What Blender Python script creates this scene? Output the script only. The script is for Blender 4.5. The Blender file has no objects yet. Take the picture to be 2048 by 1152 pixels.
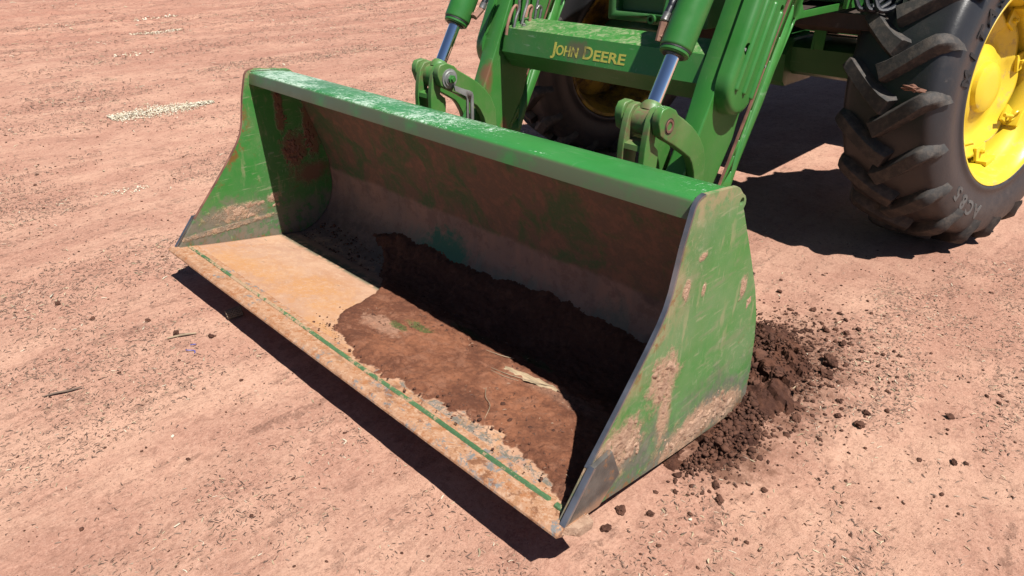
import bpy, bmesh, math, random
import numpy as np
from mathutils import Vector, Matrix, noise
R = math.radians
random.seed(7)
rng = np.random.default_rng(11)
S = bpy.context.scene
COL = S.collection

# ------------------------------------------------------------------ camera, sky, sun, exposure
cam_d = bpy.data.cameras.new('camera'); cam = bpy.data.objects.new('camera', cam_d); COL.objects.link(cam)
cam_d.sensor_width = 36.0; cam_d.lens = 1351.55 / 2048 * 36.0
cam_d.clip_start = 0.05; cam_d.clip_end = 500
cam.location = (2.84491, -0.84008, 1.39904)
cam.rotation_euler = (R(90 - 28.4813), 0, R(44.3387))
S.camera = cam
SUN = Vector((0.475, -0.035, 0.88)).normalized()
w = bpy.data.worlds.new('World'); S.world = w; w.use_nodes = True
nt = w.node_tree; bg = nt.nodes['Background']; bg.inputs['Strength'].default_value = 0.05
sky = nt.nodes.new('ShaderNodeTexSky'); sky.sky_type = 'NISHITA'; sky.sun_disc = False; sky.altitude = 2200; sky.air_density = .8; sky.dust_density = .3
sky.sun_elevation = math.asin(SUN.z); sky.sun_rotation = math.atan2(SUN.x, SUN.y)
nt.links.new(sky.outputs[0], bg.inputs[0])
sl = bpy.data.lights.new('sun', 'SUN'); sl.energy = 5.0; sl.angle = R(0.53); sl.color = (1.0, 0.955, 0.89)
so = bpy.data.objects.new('sun', sl); COL.objects.link(so); so.rotation_euler = SUN.to_track_quat('Z', 'Y').to_euler()
so.location = (3, -1, 6)
S.view_settings.view_transform = 'Standard'; S.view_settings.look = 'None'
S.view_settings.exposure = 0.85; S.view_settings.gamma = 1.0; S.view_settings.use_curve_mapping = False
S.render.engine = 'CYCLES'
S.cycles.max_bounces = 5; S.cycles.diffuse_bounces = 3

# ------------------------------------------------------------------ object helpers
def tag(o, label=None, cat=None, group=None, kind=None):
    if label: o['label'] = label
    if cat: o['category'] = cat
    if group: o['group'] = group
    if kind: o['kind'] = kind
    return o
def empty(name, loc=(0, 0, 0)):
    o = bpy.data.objects.new(name, None); COL.objects.link(o); o.location = loc
    o.empty_display_size = 0.1
    return o
def link(name, me, mat=None, parent=None):
    o = bpy.data.objects.new(name, me); COL.objects.link(o)
    if mat and not len(me.materials): me.materials.append(mat)
    if parent:
        o.parent = parent
        o.matrix_parent_inverse = Matrix.Identity(4)
        if parent.type == 'EMPTY' and parent.get('_w'):   # parts are modelled in world metres
            o.location = -parent.location
    return o
def thing(name, loc, label, cat, group=None):
    o = empty(name, loc); o['_w'] = 1
    return tag(o, label, cat, group)
def bm_obj(name, bm, mat, parent=None, smooth=True, angle=35):
    bmesh.ops.recalc_face_normals(bm, faces=bm.faces)
    me = bpy.data.meshes.new(name); bm.to_mesh(me); bm.free()
    if smooth:
        me.polygons.foreach_set('use_smooth', [True] * len(me.polygons))
        try: me.set_sharp_from_angle(angle=R(angle))
        except Exception: pass
    return link(name, me, mat, parent)
def add_prism(bm, yz, x0, x1, bev=0.003, seg=2):
    """outline in the YZ plane, extruded along X, edges rounded"""
    vs = [bm.verts.new((x0, y, z)) for y, z in yz]
    f = bm.faces.new(vs)
    r = bmesh.ops.extrude_face_region(bm, geom=[f])
    nv = [e for e in r['geom'] if isinstance(e, bmesh.types.BMVert)]
    for v in nv: v.co.x = x1
    if bev > 0:
        nf = [e for e in r['geom'] if isinstance(e, bmesh.types.BMFace)]
        es = set(f.edges) | set(e for ff in nf for e in ff.edges)
        if f.is_valid:
            bmesh.ops.bevel(bm, geom=list(es), offset=bev, segments=seg, profile=.7, affect='EDGES', clamp_overlap=True)
def add_box(bm, c, s, rot=None, bev=0.0):
    m = Matrix.Translation(c)
    if rot is not None: m = m @ rot
    r = bmesh.ops.create_cube(bm, size=1.0, matrix=m @ Matrix.Diagonal((*s, 1)))
    if bev > 0:
        es = set(e for v in r['verts'] for e in v.link_edges)
        bmesh.ops.bevel(bm, geom=list(es), offset=bev, segments=2, profile=.7, affect='EDGES')
def add_lathe(bm, prof, p0, ax, n=32):
    """prof = [(distance along axis, radius)], revolved about the axis from p0"""
    ax = Vector(ax).normalized(); p0 = Vector(p0)
    u = ax.orthogonal().normalized(); v = ax.cross(u)
    rings = []
    for t, r in prof:
        c = p0 + ax * t
        if r < 1e-6: rings.append([bm.verts.new(c)])
        else: rings.append([bm.verts.new(c + u * r * math.cos(2 * math.pi * i / n) + v * r * math.sin(2 * math.pi * i / n)) for i in range(n)])
    for a, b in zip(rings, rings[1:]):
        for i in range(n):
            j = (i + 1) % n
            if len(a) == 1 and len(b) == 1: continue
            if len(a) == 1: bm.faces.new((a[0], b[i], b[j]))
            elif len(b) == 1: bm.faces.new((a[i], b[0], a[j]))
            else: bm.faces.new((a[i], b[i], b[j], a[j]))
def add_tube(bm, pts, r, n=10, cap=True):
    pts = [Vector(p) for p in pts]; rs = r if isinstance(r, (list, tuple)) else [r] * len(pts)
    prev = None; rings = []
    for i, p in enumerate(pts):
        d = (pts[min(i + 1, len(pts) - 1)] - pts[max(i - 1, 0)]).normalized()
        u = d.orthogonal().normalized() if prev is None else (prev - d * prev.dot(d)).normalized()
        prev = u; v = d.cross(u)
        rings.append([bm.verts.new(p + rs[i] * (u * math.cos(2 * math.pi * k / n) + v * math.sin(2 * math.pi * k / n))) for k in range(n)])
    for a, b in zip(rings, rings[1:]):
        for k in range(n): bm.faces.new((a[k], a[(k + 1) % n], b[(k + 1) % n], b[k]))
    if cap:
        bm.faces.new(rings[0][::-1]); bm.faces.new(rings[-1])
def spline(pts, n=6):
    P = [Vector(p) for p in pts]; out = []
    for i in range(len(P) - 1):
        a, b, c, d = P[max(i - 1, 0)], P[i], P[i + 1], P[min(i + 2, len(P) - 1)]
        for k in range(n):
            t = k / n
            out.append(0.5 * ((2 * b) + (c - a) * t + (2 * a - 5 * b + 4 * c - d) * t * t + (3 * b - a - 3 * c + d) * t ** 3))
    out.append(P[-1]); return out
def capsule(c0, c1, r, n=12):
    c0 = Vector(c0); c1 = Vector(c1); d = (c1 - c0).normalized(); p = Vector((-d.y, d.x)); o = []
    for i in range(n + 1):
        a = math.pi * i / n; o.append(c0 + r * (math.cos(a) * p - math.sin(a) * d))
    for i in range(n + 1):
        a = math.pi * i / n; o.append(c1 + r * (-math.cos(a) * p + math.sin(a) * d))
    return [tuple(v) for v in o]
def circle(c, r, n=24): return [(c[0] + r * math.cos(2 * math.pi * i / n), c[1] + r * math.sin(2 * math.pi * i / n)) for i in range(n)]
def cut(o, cutters):
    for c in cutters:
        m = o.modifiers.new('b', 'BOOLEAN'); m.operation = 'DIFFERENCE'; m.solver = 'EXACT'; m.object = c
    bpy.context.view_layer.update()
    dg = bpy.context.evaluated_depsgraph_get()
    me = bpy.data.meshes.new_from_object(o.evaluated_get(dg))
    o.modifiers.clear(); o.data = me
    for c in cutters: bpy.data.objects.remove(c)
def fbm(x, y, z=0.0, o=4, s=1.0): return noise.fractal(Vector((x * s, y * s, z)), 1.0, 2.0, o)

# ------------------------------------------------------------------ material helpers
KC = .64          # scales base colours down so bounced light fills shadows less
class N:
    def __init__(s, name):
        s.m = bpy.data.materials.new(name); s.m.use_nodes = True; s.t = s.m.node_tree
        s.b = s.t.nodes['Principled BSDF']; s.out = s.t.nodes['Material Output']
        s.pos = s.t.nodes.new('ShaderNodeNewGeometry').outputs['Position']
    def put(s, i, v):
        if isinstance(v, bpy.types.NodeSocket): s.t.links.new(v, i)
        elif v is not None:
            if isinstance(v, (tuple, list)) and len(v) == 3 and i.type == 'RGBA': v = (*v, 1)
            i.default_value = v
    def noise(s, scale=5, detail=6, rough=.6, vec=None, dist=0.0, out='Fac'):
        n = s.t.nodes.new('ShaderNodeTexNoise'); s.put(n.inputs['Vector'], vec or s.pos)
        n.inputs['Scale'].default_value = scale; n.inputs['Detail'].default_value = detail
        n.inputs['Roughness'].default_value = rough; n.inputs['Distortion'].default_value = dist
        return n.outputs[out]
    def voro(s, scale=5, vec=None, feat='F1', out='Distance', rand=1.0):
        n = s.t.nodes.new('ShaderNodeTexVoronoi'); n.feature = feat; s.put(n.inputs['Vector'], vec or s.pos)
        n.inputs['Scale'].default_value = scale; n.inputs['Randomness'].default_value = rand
        return n.outputs[out]
    def map(s, scale=(1, 1, 1), rot=(0, 0, 0), loc=(0, 0, 0), vec=None):
        n = s.t.nodes.new('ShaderNodeMapping'); s.put(n.inputs['Vector'], vec or s.pos)
        n.inputs['Scale'].default_value = scale; n.inputs['Rotation'].default_value = rot; n.inputs['Location'].default_value = loc
        return n.outputs[0]
    def ramp(s, f, a, b, lo=0.0, hi=1.0):
        n = s.t.nodes.new('ShaderNodeMapRange'); n.interpolation_type = 'SMOOTHSTEP'; s.put(n.inputs['Value'], f)
        n.inputs['From Min'].default_value = a; n.inputs['From Max'].default_value = b
        n.inputs['To Min'].default_value = lo; n.inputs['To Max'].default_value = hi
        return n.outputs[0]
    def math(s, op, a, b=0.0, c=None):
        n = s.t.nodes.new('ShaderNodeMath'); n.operation = op; s.put(n.inputs[0], a); s.put(n.inputs[1], b)
        if c is not None: s.put(n.inputs[2], c)
        return n.outputs[0]
    def mul(s, *a):
        r = a[0]
        for x in a[1:]: r = s.math('MULTIPLY', r, x)
        return r
    def add(s, *a):
        r = a[0]
        for x in a[1:]: r = s.math('ADD', r, x)
        return r
    def inv(s, a): return s.math('SUBTRACT', 1.0, a)
    def mix(s, f, a, b):
        n = s.t.nodes.new('ShaderNodeMix'); n.data_type = 'RGBA'; s.put(n.inputs[0], f); s.put(n.inputs[6], a); s.put(n.inputs[7], b)
        return n.outputs[2]
    def sep(s, v=None):
        n = s.t.nodes.new('ShaderNodeSeparateXYZ'); s.put(n.inputs[0], v or s.pos); return n.outputs
    def norm(s):
        return s.t.nodes.new('ShaderNodeNewGeometry').outputs['Normal']
    def island(s): return s.t.nodes.new('ShaderNodeNewGeometry').outputs['Random Per Island']
    def point(s): return s.t.nodes.new('ShaderNodeNewGeometry').outputs['Pointiness']
    def bump(s, h, dist=0.001, strength=1.0, chain=None):
        n = s.t.nodes.new('ShaderNodeBump'); s.put(n.inputs['Height'], h); n.inputs['Distance'].default_value = dist
        n.inputs['Strength'].default_value = strength
        if chain: s.put(n.inputs['Normal'], chain)
        return n.outputs[0]
    def spot(s, c, r, wob=None, soft=.35):
        """1 inside an ellipsoid at c with radii r, ragged edge from wob"""
        n = s.t.nodes.new('ShaderNodeVectorMath'); n.operation = 'SUBTRACT'; s.put(n.inputs[0], s.pos); n.inputs[1].default_value = c
        d = s.t.nodes.new('ShaderNodeVectorMath'); d.operation = 'DIVIDE'; s.put(d.inputs[0], n.outputs[0]); d.inputs[1].default_value = r
        l = s.t.nodes.new('ShaderNodeVectorMath'); l.operation = 'LENGTH'; s.put(l.inputs[0], d.outputs[0])
        v = l.outputs['Value']
        if wob is not None: v = s.add(v, s.math('MULTIPLY', s.math('SUBTRACT', wob, .5), 2.6))
        return s.ramp(v, 1 - soft, 1 + soft, 1, 0)
    def maxs(s, *a):
        r = a[0]
        for x in a[1:]: r = s.math('MAXIMUM', r, x)
        return r
    def fin(s, col, rough=.5, metal=0.0, nrm=None, spec=None, coat=None):
        if metal != 1.0:
            m = s.t.nodes.new('ShaderNodeMix'); m.data_type = 'RGBA'; m.blend_type = 'MULTIPLY'; m.inputs[0].default_value = 1.0
            s.put(m.inputs[6], col); m.inputs[7].default_value = (KC, KC, KC, 1); col = m.outputs[2]
        s.put(s.b.inputs['Base Color'], col); s.put(s.b.inputs['Roughness'], rough); s.put(s.b.inputs['Metallic'], metal)
        if nrm is not None: s.put(s.b.inputs['Normal'], nrm)
        if spec is not None: s.put(s.b.inputs['Specular IOR Level'], spec)
        if coat is not None: s.put(s.b.inputs['Coat Weight'], coat)
        return s.m

GREEN = (0.050, 0.255, 0.045)
DUST = (0.46, 0.265, 0.165)
DUSTL = (0.56, 0.36, 0.235)
STEEL = (0.30, 0.30, 0.32)
RUST = (0.30, 0.115, 0.035)
SOIL = (0.125, 0.052, 0.032)

def green_paint(name, dust=.25, wear=.2, scr=.4, extra=None, tone=GREEN):
    n = N(name)
    big = n.noise(2.2, 5, .6); mid = n.noise(9, 8, .65); fine = n.noise(160, 4, .7)
    col = n.mix(n.ramp(big, .35, .7), tone, tuple(c * .82 for c in tone))
    # thin film of dust, streaky
    film = n.mul(n.ramp(n.noise(5, 10, .7, dist=.6), .40, .78), n.ramp(fine, .25, .8, .5, 1), dust)
    col = n.mix(film, col, (0.30, 0.27, 0.165))
    s1 = n.noise(1, 3, .5, n.map((6, 130, 26), (.5, .2, .3))); s2 = n.noise(1, 3, .5, n.map((150, 9, 30), (.9, -.4, .8)))
    sc = n.mul(n.maxs(n.ramp(s1, .665, .70), n.ramp(s2, .67, .705)), n.ramp(n.noise(3.1, 3), .42, .6), scr)
    col = n.mix(sc, col, (0.30, 0.42, 0.27))
    sp = n.mul(n.ramp(n.voro(75), .17, .05), n.ramp(n.noise(4.3, 5), .5, .65), dust * 1.6)
    col = n.mix(sp, col, DUSTL)
    rough = n.add(n.ramp(mid, .3, .7, .30, .46), n.mul(film, .45))
    metal = 0.0
    h = n.add(n.mul(film, .25), n.mul(fine, .12), n.mul(sp, .8))
    nrm = n.bump(h, .0009, .8, n.bump(n.noise(5, 2), .004, .25))
    if extra: col, rough, metal, nrm = extra(n, col, rough, metal, nrm)
    return n.fin(col, rough, metal, nrm)

def simple(name, col, rough=.5, metal=0.0, var=.25, bs=40, bd=.001):
    n = N(name); f = n.noise(bs * .3, 6, .6); g = n.noise(bs * 3, 4, .6)
    c = n.mix(n.ramp(f, .3, .7), tuple(x * (1 - var) for x in col), tuple(min(1, x * (1 + var)) for x in col))
    return n.fin(c, n.ramp(f, .3, .7, rough * .85, min(1, rough * 1.15)), metal, n.bump(g, bd, .6))

# ---- green variants
m_arm = green_paint('arm_green', .18, scr=.25, tone=(.042, .235, .036))
m_shade_green = green_paint('shaded_frame_green', .12, scr=.1, tone=(.03, .16, .035))  # arm green darkened in colour for parts that lie in shade
m_cover = green_paint('cover_green', .08, scr=.05, tone=(.042, .235, .040))
m_cyl = green_paint('cylinder_green', .12, scr=.12, tone=(.040, .225, .040))
def tube_extra(n, col, rough, metal, nrm):
    y = n.norm(); z = n.sep(y)[2]
    up = n.ramp(z, .3, .8)
    d = n.mul(up, n.ramp(n.noise(26, 9, .75, dist=1.2), .44, .66), .75)
    col = n.mix(d, col, (0.40, 0.40, 0.24))
    sm = n.spot((1.0, 1.43, .935), (.06, .05, .035), n.noise(30, 6), .5)
    col = n.mix(n.mul(sm, .75), col, (0.17, 0.105, 0.075))
    return col, n.add(rough, n.mul(d, .3)), metal, nrm
m_tube = green_paint('cross_tube_green', .35, scr=.5, extra=tube_extra)
def link_extra(n, col, rough, metal, nrm):
    w = n.noise(18, 8, .7)
    z = n.sep()
    pin = n.maxs(n.spot((1.612, 1.05, .805), (.11, .07, .075), w, .5), n.spot((.538, 1.05, .81), (.10, .055, .06), w, .5), n.spot((1.60, 1.0, .70), (.05, .05, .06), w, .6))
    col = n.mix(n.mul(n.ramp(n.noise(5, 8, .7), .38, .72), n.ramp(z[1], 1.22, 1.10), .65), col, (0.235, 0.27, 0.115))
    col = n.mix(n.mul(pin, n.ramp(n.noise(30, 7, .7), .38, .58), .85), col, (0.20, 0.115, 0.065))
    return col, n.add(rough, n.mul(pin, .3)), metal, nrm
m_link = green_paint('link_green', .5, scr=.15, extra=link_extra, tone=(.065, .25, .045))
def arm_extra(n, col, rough, metal, nrm):
    w = n.noise(16, 8, .7)
    s = n.maxs(n.spot((.56, 1.34, .80), (.05, .025, .10), w, .6), n.spot((.56, 1.27, .70), (.05, .05, .05), w, .7), n.spot((.56, 1.44, .52), (.05, .02, .05), w, .6))
    col = n.mix(n.mul(s, .9), col, (0.25, 0.10, 0.06))
    return col, rough, metal, nrm
m_armL = green_paint('left_arm_green', .25, scr=.2, extra=arm_extra)

# ---- bucket side plate paint (both faces, coordinates in world metres)
def plate_extra(n, col, rough, metal, nrm):
    X, Y, Z = n.sep()
    w = n.noise(9, 10, .68, dist=.4); w2 = n.noise(28, 8, .7); w3 = n.noise(60, 6, .7)
    # pale scour streaks
    st = n.noise(1, 4, .6, n.map((1, 26, 7), (R(38), 0, 0)))
    st2 = n.noise(1, 5, .6, n.map((1, 8, 60), (R(-24), 0, 0)))
    haze = n.mul(n.ramp(n.noise(3.2, 6, .6), .36, .66), n.ramp(X, .1, .05, .55, .22))
    col = n.mix(haze, col, (0.21, 0.32, 0.165))
    col = n.mix(n.mul(n.ramp(st, .56, .66), n.ramp(n.noise(4, 4), .40, .62), .6), col, (0.38, 0.36, 0.20))
    col = n.mix(n.mul(n.ramp(st2, .60, .66), .55), col, (0.34, 0.38, 0.22))
    s5 = n.noise(1, 3, .6, n.map((1, 3, 150), (R(52), 0, 0))); s6 = n.noise(1, 3, .6, n.map((1, 150, 5), (R(18), 0, 0)))
    col = n.mix(n.mul(n.maxs(n.ramp(s5, .68, .71), n.ramp(s6, .67, .70)), n.ramp(n.noise(5, 3), .42, .55), .75), col, (0.46, 0.46, 0.28))
    f8 = n.noise(42, 11, .82, dist=.8)
    col = n.mix(n.mul(n.ramp(f8, .535, .58), n.ramp(n.noise(3.4, 5), .42, .60), n.ramp(X, .1, .05, .5, .2)), col, (0.40, 0.42, 0.26))
    col = n.mix(n.mul(n.ramp(n.noise(1, 6, .7, n.map((1, 5, 22), (R(20), 0, 0))), .54, .64), n.ramp(X, .1, .05, .45, .1)), col, (0.26, 0.27, 0.165))
    # dust growing towards the front edge, the top rim and the bottom
    low = n.add(Z, n.mul(Y, .17))                        # height above the bottom edge
    topd = n.mul(n.ramp(Z, .76, .835), n.ramp(w2, .36, .58), .8)
    edge = n.math('SUBTRACT', Y, n.ramp(Z, .17, .62, .03, .41))
    lfx = n.ramp(X, .1, .05)
    edged = n.mul(n.ramp(edge, .14, .01), n.ramp(w, .40, .60), n.ramp(lfx, 0, 1, .6, .12))
    d = n.maxs(topd, edged)
    col = n.mix(d, col, (0.42, 0.31, 0.175))
    # scraped steel band along the bottom edge
    b = n.ramp(n.add(low, n.mul(n.math('SUBTRACT', w, .5), .45)), .40, .22)
    gr = n.mix(n.ramp(w2, .35, .7), (0.085, 0.088, 0.072), (0.22, 0.20, 0.165))
    col = n.mix(n.mul(b, n.ramp(w2, .30, .52), .9), col, gr)
    rs = n.mul(n.maxs(n.ramp(low, .235, .18), n.ramp(edge, .05, .0)), n.ramp(n.noise(22, 8, .75), .50, .60))
    col = n.mix(n.mul(rs, .85), col, (0.27, 0.105, 0.035))
    rb = n.mul(n.ramp(n.noise(14, 7, .8), .60, .66), n.ramp(low, .75, .2), .8)
    col = n.mix(rb, col, (0.24, 0.09, 0.03))
    # caked tan mud, flat film part
    mud = n.maxs(n.spot((2.156, .23, .265), (.06, .11, .075), w2), n.spot((2.156, .62, .11), (.06, .17, .06), w2),
                 n.spot((2.156, .42, .38), (.06, .07, .08), w2), n.spot((2.156, .44, .27), (.06, .03, .11), w2, .4), n.spot((2.156, .83, .07), (.06, .08, .05), w2),
                 n.spot((2.156, .79, .507), (.06, .018, .036), w2), n.spot((2.156, .53, .69), (.06, .02, .010), w2), n.spot((2.156, .47, .62), (.06, .014, .028), w2),
                 n.spot((2.156, .56, .59), (.06, .010, .02), w2),
                 n.spot((.006, .31, .26), (.05, .13, .035), w2), n.spot((.006, .49, .285), (.05, .035, .02), w2), n.spot((.006, .25, .205), (.05, .22, .012), w2))
    mm = n.mul(mud, n.ramp(w3, .30, .46))
    col = n.mix(mm, col, n.mix(w2, (0.50, 0.30, 0.19), (0.62, 0.41, 0.27)))
    # dried brown clay on the inside of the left plate
    lf = n.ramp(X, .1, .05)
    cl = n.mul(lf, n.maxs(n.spot((.006, .63, .48), (.05, .06, .08), w2), n.spot((.006, .585, .68), (.05, .022, .12), w2), n.spot((.006, .73, .60), (.05, .04, .20), w2),
                          n.spot((.006, .70, .36), (.05, .09, .05), w2, .6)))
    col = n.mix(n.mul(cl, .9), col, (0.22, 0.10, 0.065))
    gs = n.mul(lf, n.ramp(n.add(low, n.mul(n.math('SUBTRACT', w, .5), .3)), .42, .30), n.ramp(w2, .38, .55), .7)
    col = n.mix(gs, col, (0.23, 0.19, 0.14))
    rough = n.add(rough, n.mul(n.maxs(d, mm, b), .32))
    h = n.add(n.mul(mm, n.ramp(w3, .2, .8), 1.0), n.mul(cl, .6), n.mul(w2, .10))
    return col, rough, 0.0, n.bump(h, .004, .9, nrm)
m_plate = green_paint('side_plate_paint', .22, scr=.55, extra=plate_extra, tone=(.048, .27, .048))

def top_extra(n, col, rough, metal, nrm):
    X, Y, Z = n.sep()
    g = n.ramp(X, 1.75, .55)                             # worn more towards the far end
    a = n.noise(1, 6, .8, n.map((70, 26, 40), (0, 0, .6)), dist=1.2)
    b = n.noise(1, 6, .8, n.map((26, 80, 40), (0, 0, .35)), dist=1.6)
    wv = n.ramp(n.noise(2.6, 4), .34, .62, -.05, .07)
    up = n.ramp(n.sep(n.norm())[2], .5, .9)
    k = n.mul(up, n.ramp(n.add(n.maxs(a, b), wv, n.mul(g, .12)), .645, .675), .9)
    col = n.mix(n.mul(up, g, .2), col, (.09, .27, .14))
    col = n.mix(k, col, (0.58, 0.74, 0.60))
    ft = n.mul(n.inv(up), n.ramp(n.noise(6, 8, .7), .22, .50), .9)  # front lip painted darker as if turned from the sun, plus grey-green dust
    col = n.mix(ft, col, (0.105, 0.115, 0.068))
    return col, n.add(rough, n.mul(k, .2)), 0.0, nrm
m_top = green_paint('top_rail_paint', .07, scr=.4, extra=top_extra, tone=(.038, .250, .050))

def shell():
    n = N('bucket_shell_dirt'); X, Y, Z = n.sep()
    w = n.noise(6, 10, .65, dist=.5); w2 = n.noise(22, 9, .7); w3 = n.noise(80, 6, .7)
    back = n.ramp(Y, .55, .68)
    # back wall: mud over green
    st = n.noise(1, 8, .7, n.map((7, 3, 2.2)), dist=.4)
    bk = n.mix(n.mul(n.ramp(w, .44, .60), n.ramp(w3, .25, .55, .5, 1)), n.mix(n.ramp(w2, .35, .6), (0.25, 0.13, 0.085), (0.16, 0.105, 0.07)), (0.070, 0.130, 0.050))
    bk = n.mix(n.mul(n.ramp(w2, .54, .66), .6), bk, (0.22, 0.125, 0.09))
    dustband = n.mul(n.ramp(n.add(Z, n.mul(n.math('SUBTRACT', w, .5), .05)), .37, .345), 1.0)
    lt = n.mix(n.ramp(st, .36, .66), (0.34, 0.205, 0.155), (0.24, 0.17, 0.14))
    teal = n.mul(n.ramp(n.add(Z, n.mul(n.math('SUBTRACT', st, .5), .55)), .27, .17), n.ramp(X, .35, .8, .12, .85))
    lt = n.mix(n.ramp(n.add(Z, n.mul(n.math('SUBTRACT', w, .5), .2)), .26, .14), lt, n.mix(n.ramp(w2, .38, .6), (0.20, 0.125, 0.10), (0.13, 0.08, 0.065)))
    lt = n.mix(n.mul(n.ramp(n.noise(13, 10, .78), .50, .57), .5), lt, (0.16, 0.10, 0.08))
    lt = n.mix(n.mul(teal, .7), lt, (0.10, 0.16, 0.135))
    tp = n.maxs(n.spot((.88, .80, .17), (.13, .12, .11), w2), n.spot((.80, .75, .14), (.06, .1, .06), w2))
    lt = n.mix(tp, lt, (0.035, 0.15, 0.10))
    lt = n.mix(n.mul(n.ramp(n.voro(7, n.map((1, 1, 1), vec=None)), .30, .18), n.ramp(X, 1.2, 1.5), .8), lt, (0.125, 0.085, 0.075))
    bk = n.mix(dustband, bk, lt)
    # floor: tan dust, orange stain, bare steel near the cutting edge
    fl = n.mix(n.ramp(w, .35, .68), (0.60, 0.365, 0.235), (0.50, 0.27, 0.165))
    og = n.maxs(n.spot((.66, .25, .14), (.25, .15, .1), n.noise(10, 9, .7), .6), n.spot((.35, .16, .15), (.25, .10, .1), w2, .7), n.spot((.95, .10, .16), (.25, .05, .1), w2, .6))
    fl = n.mix(n.mul(og, n.ramp(w3, .3, .6), .9), fl, n.mix(w2, (0.62, 0.30, 0.085), (0.50, 0.24, 0.10)))
    fl = n.mix(n.mul(n.ramp(w2, .57, .66), .5), fl, (0.66, 0.44, 0.30))
    ln = n.noise(1, 8, .75, n.map((9, 40, 9), (0, 0, .12)))
    gm = n.mul(n.ramp(ln, .62, .66), n.ramp(n.noise(3, 4), .45, .6), .6)
    fl = n.mix(n.mul(n.ramp(n.noise(4.5, 10, .72), .46, .58), .45), fl, (0.47, 0.28, 0.20))
    fl = n.mix(gm, fl, (0.13, 0.17, 0.12))
    cz = n.noise(26, 12, .82, dist=.5); cz2 = n.noise(9, 6, .6)
    rt = n.ramp(n.add(cz, n.mul(n.ramp(X, 1.1, 1.9), .075), n.mul(n.ramp(Y, .22, .08, -.10, .0)), n.mul(n.math('SUBTRACT', cz2, .5), .35)), .535, .555)
    fl = n.mix(n.mul(rt, n.ramp(X, .9, 1.2), .85), fl, n.mix(n.ramp(w3, .4, .6), (0.10, 0.125, 0.10), (0.20, 0.20, 0.19)))
    og2 = n.mul(n.ramp(n.noise(17, 11, .8, dist=.6), .52, .57), n.ramp(Y, .45, .25), .6)
    fl = n.mix(og2, fl, (0.55, 0.27, 0.12))
    fl = n.mix(n.mul(n.ramp(n.noise(40, 10, .82), .53, .57), .35), fl, (0.68, 0.45, 0.30))
    gb = n.mul(n.ramp(Y, .47, .50), n.ramp(Y, .56, .52), n.ramp(X, 1.3, 1.0), n.ramp(w2, .38, .5), .8)
    fl = n.mix(gb, fl, (0.05, 0.10, 0.06))
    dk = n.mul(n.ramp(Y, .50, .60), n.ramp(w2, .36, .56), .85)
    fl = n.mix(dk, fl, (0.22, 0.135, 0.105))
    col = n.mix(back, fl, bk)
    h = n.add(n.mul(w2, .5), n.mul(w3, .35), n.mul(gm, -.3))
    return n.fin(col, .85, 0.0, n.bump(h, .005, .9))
m_shell = shell()

def edge_mat():
    n = N('cutting_edge_steel'); X, Y, Z = n.sep()
    w = n.noise(7, 9, .7); w2 = n.noise(30, 9, .75); w3 = n.noise(90, 5, .7)
    tan = n.mix(w2, (0.56, 0.31, 0.18), (0.46, 0.24, 0.13))
    col = n.mix(n.ramp(w2, .50, .60), tan, (0.42, 0.17, 0.065))
    near = n.ramp(X, .9, 1.8, .0, .10)
    st = n.ramp(n.add(n.noise(1, 9, .74, n.map((7, 22, 22))), near), .63, .69)
    cz = n.noise(24, 12, .82, dist=.5); cz2 = n.noise(6, 6, .6)
    st = n.ramp(n.add(cz, n.mul(n.ramp(X, .8, 1.9), .06), n.mul(n.math('SUBTRACT', cz2, .5), .45)), .605, .625)
    col = n.mix(n.mul(n.ramp(n.noise(33, 11, .82, dist=.7), .51, .56), .75), col, (0.40, 0.19, 0.085))
    col = n.mix(n.mul(n.ramp(n.noise(50, 10, .82), .52, .56), .6), col, (0.66, 0.44, 0.30))
    col = n.mix(st, col, n.mix(w2, (0.17, 0.165, 0.16), (0.34, 0.33, 0.32)))
    rr = n.mul(n.ramp(X, .8, 1.9, .3, 1), n.ramp(n.noise(16, 9, .75), .52, .60))
    col = n.mix(n.mul(rr, .9), col, (0.22, 0.085, 0.035))
    return n.fin(col, n.ramp(st, 0, 1, .85, .6), n.mul(st, .1), n.bump(n.add(w2, n.mul(w3, .6)), .003, .9))
m_edge = edge_mat()
def weld_mat():
    n = N('weld_bead_paint'); w2 = n.noise(34, 8, .75)
    col = n.mix(n.ramp(n.noise(2.2, 6, .6), .35, .7), (.060, .15, .060), (.10, .21, .085))
    cov = n.add(w2, n.ramp(n.noise(3.5, 5, .6), .3, .7, -.10, .08), n.ramp(n.sep()[0], .1, .9, .05, 0))
    col = n.mix(n.ramp(cov, .49, .58), col, (0.50, 0.33, 0.20))
    return n.fin(col, .6, 0, n.bump(w2, .003, .8))
m_weld = weld_mat()
def mud_mat(name, a, b, rough=.95, bd=.006, sc=1.0):
    n = N(name); w = n.noise(7 * sc, 9, .65); w2 = n.noise(45 * sc, 8, .7); w3 = n.noise(180 * sc, 5, .7)
    col = n.mix(n.ramp(n.add(n.mul(w, .6), n.mul(w2, .4)), .38, .62), a, b)
    return n.fin(col, rough, 0, n.bump(n.add(w2, n.mul(w3, .5)), bd, .9), spec=.25)
m_tanmud = mud_mat('caked_tan_mud', (0.40, 0.235, 0.155), (0.66, 0.44, 0.31), bd=.006)
m_brownmud = mud_mat('clay_splash', (0.19, 0.085, 0.055), (0.25, 0.13, 0.09), bd=.004)

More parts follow.
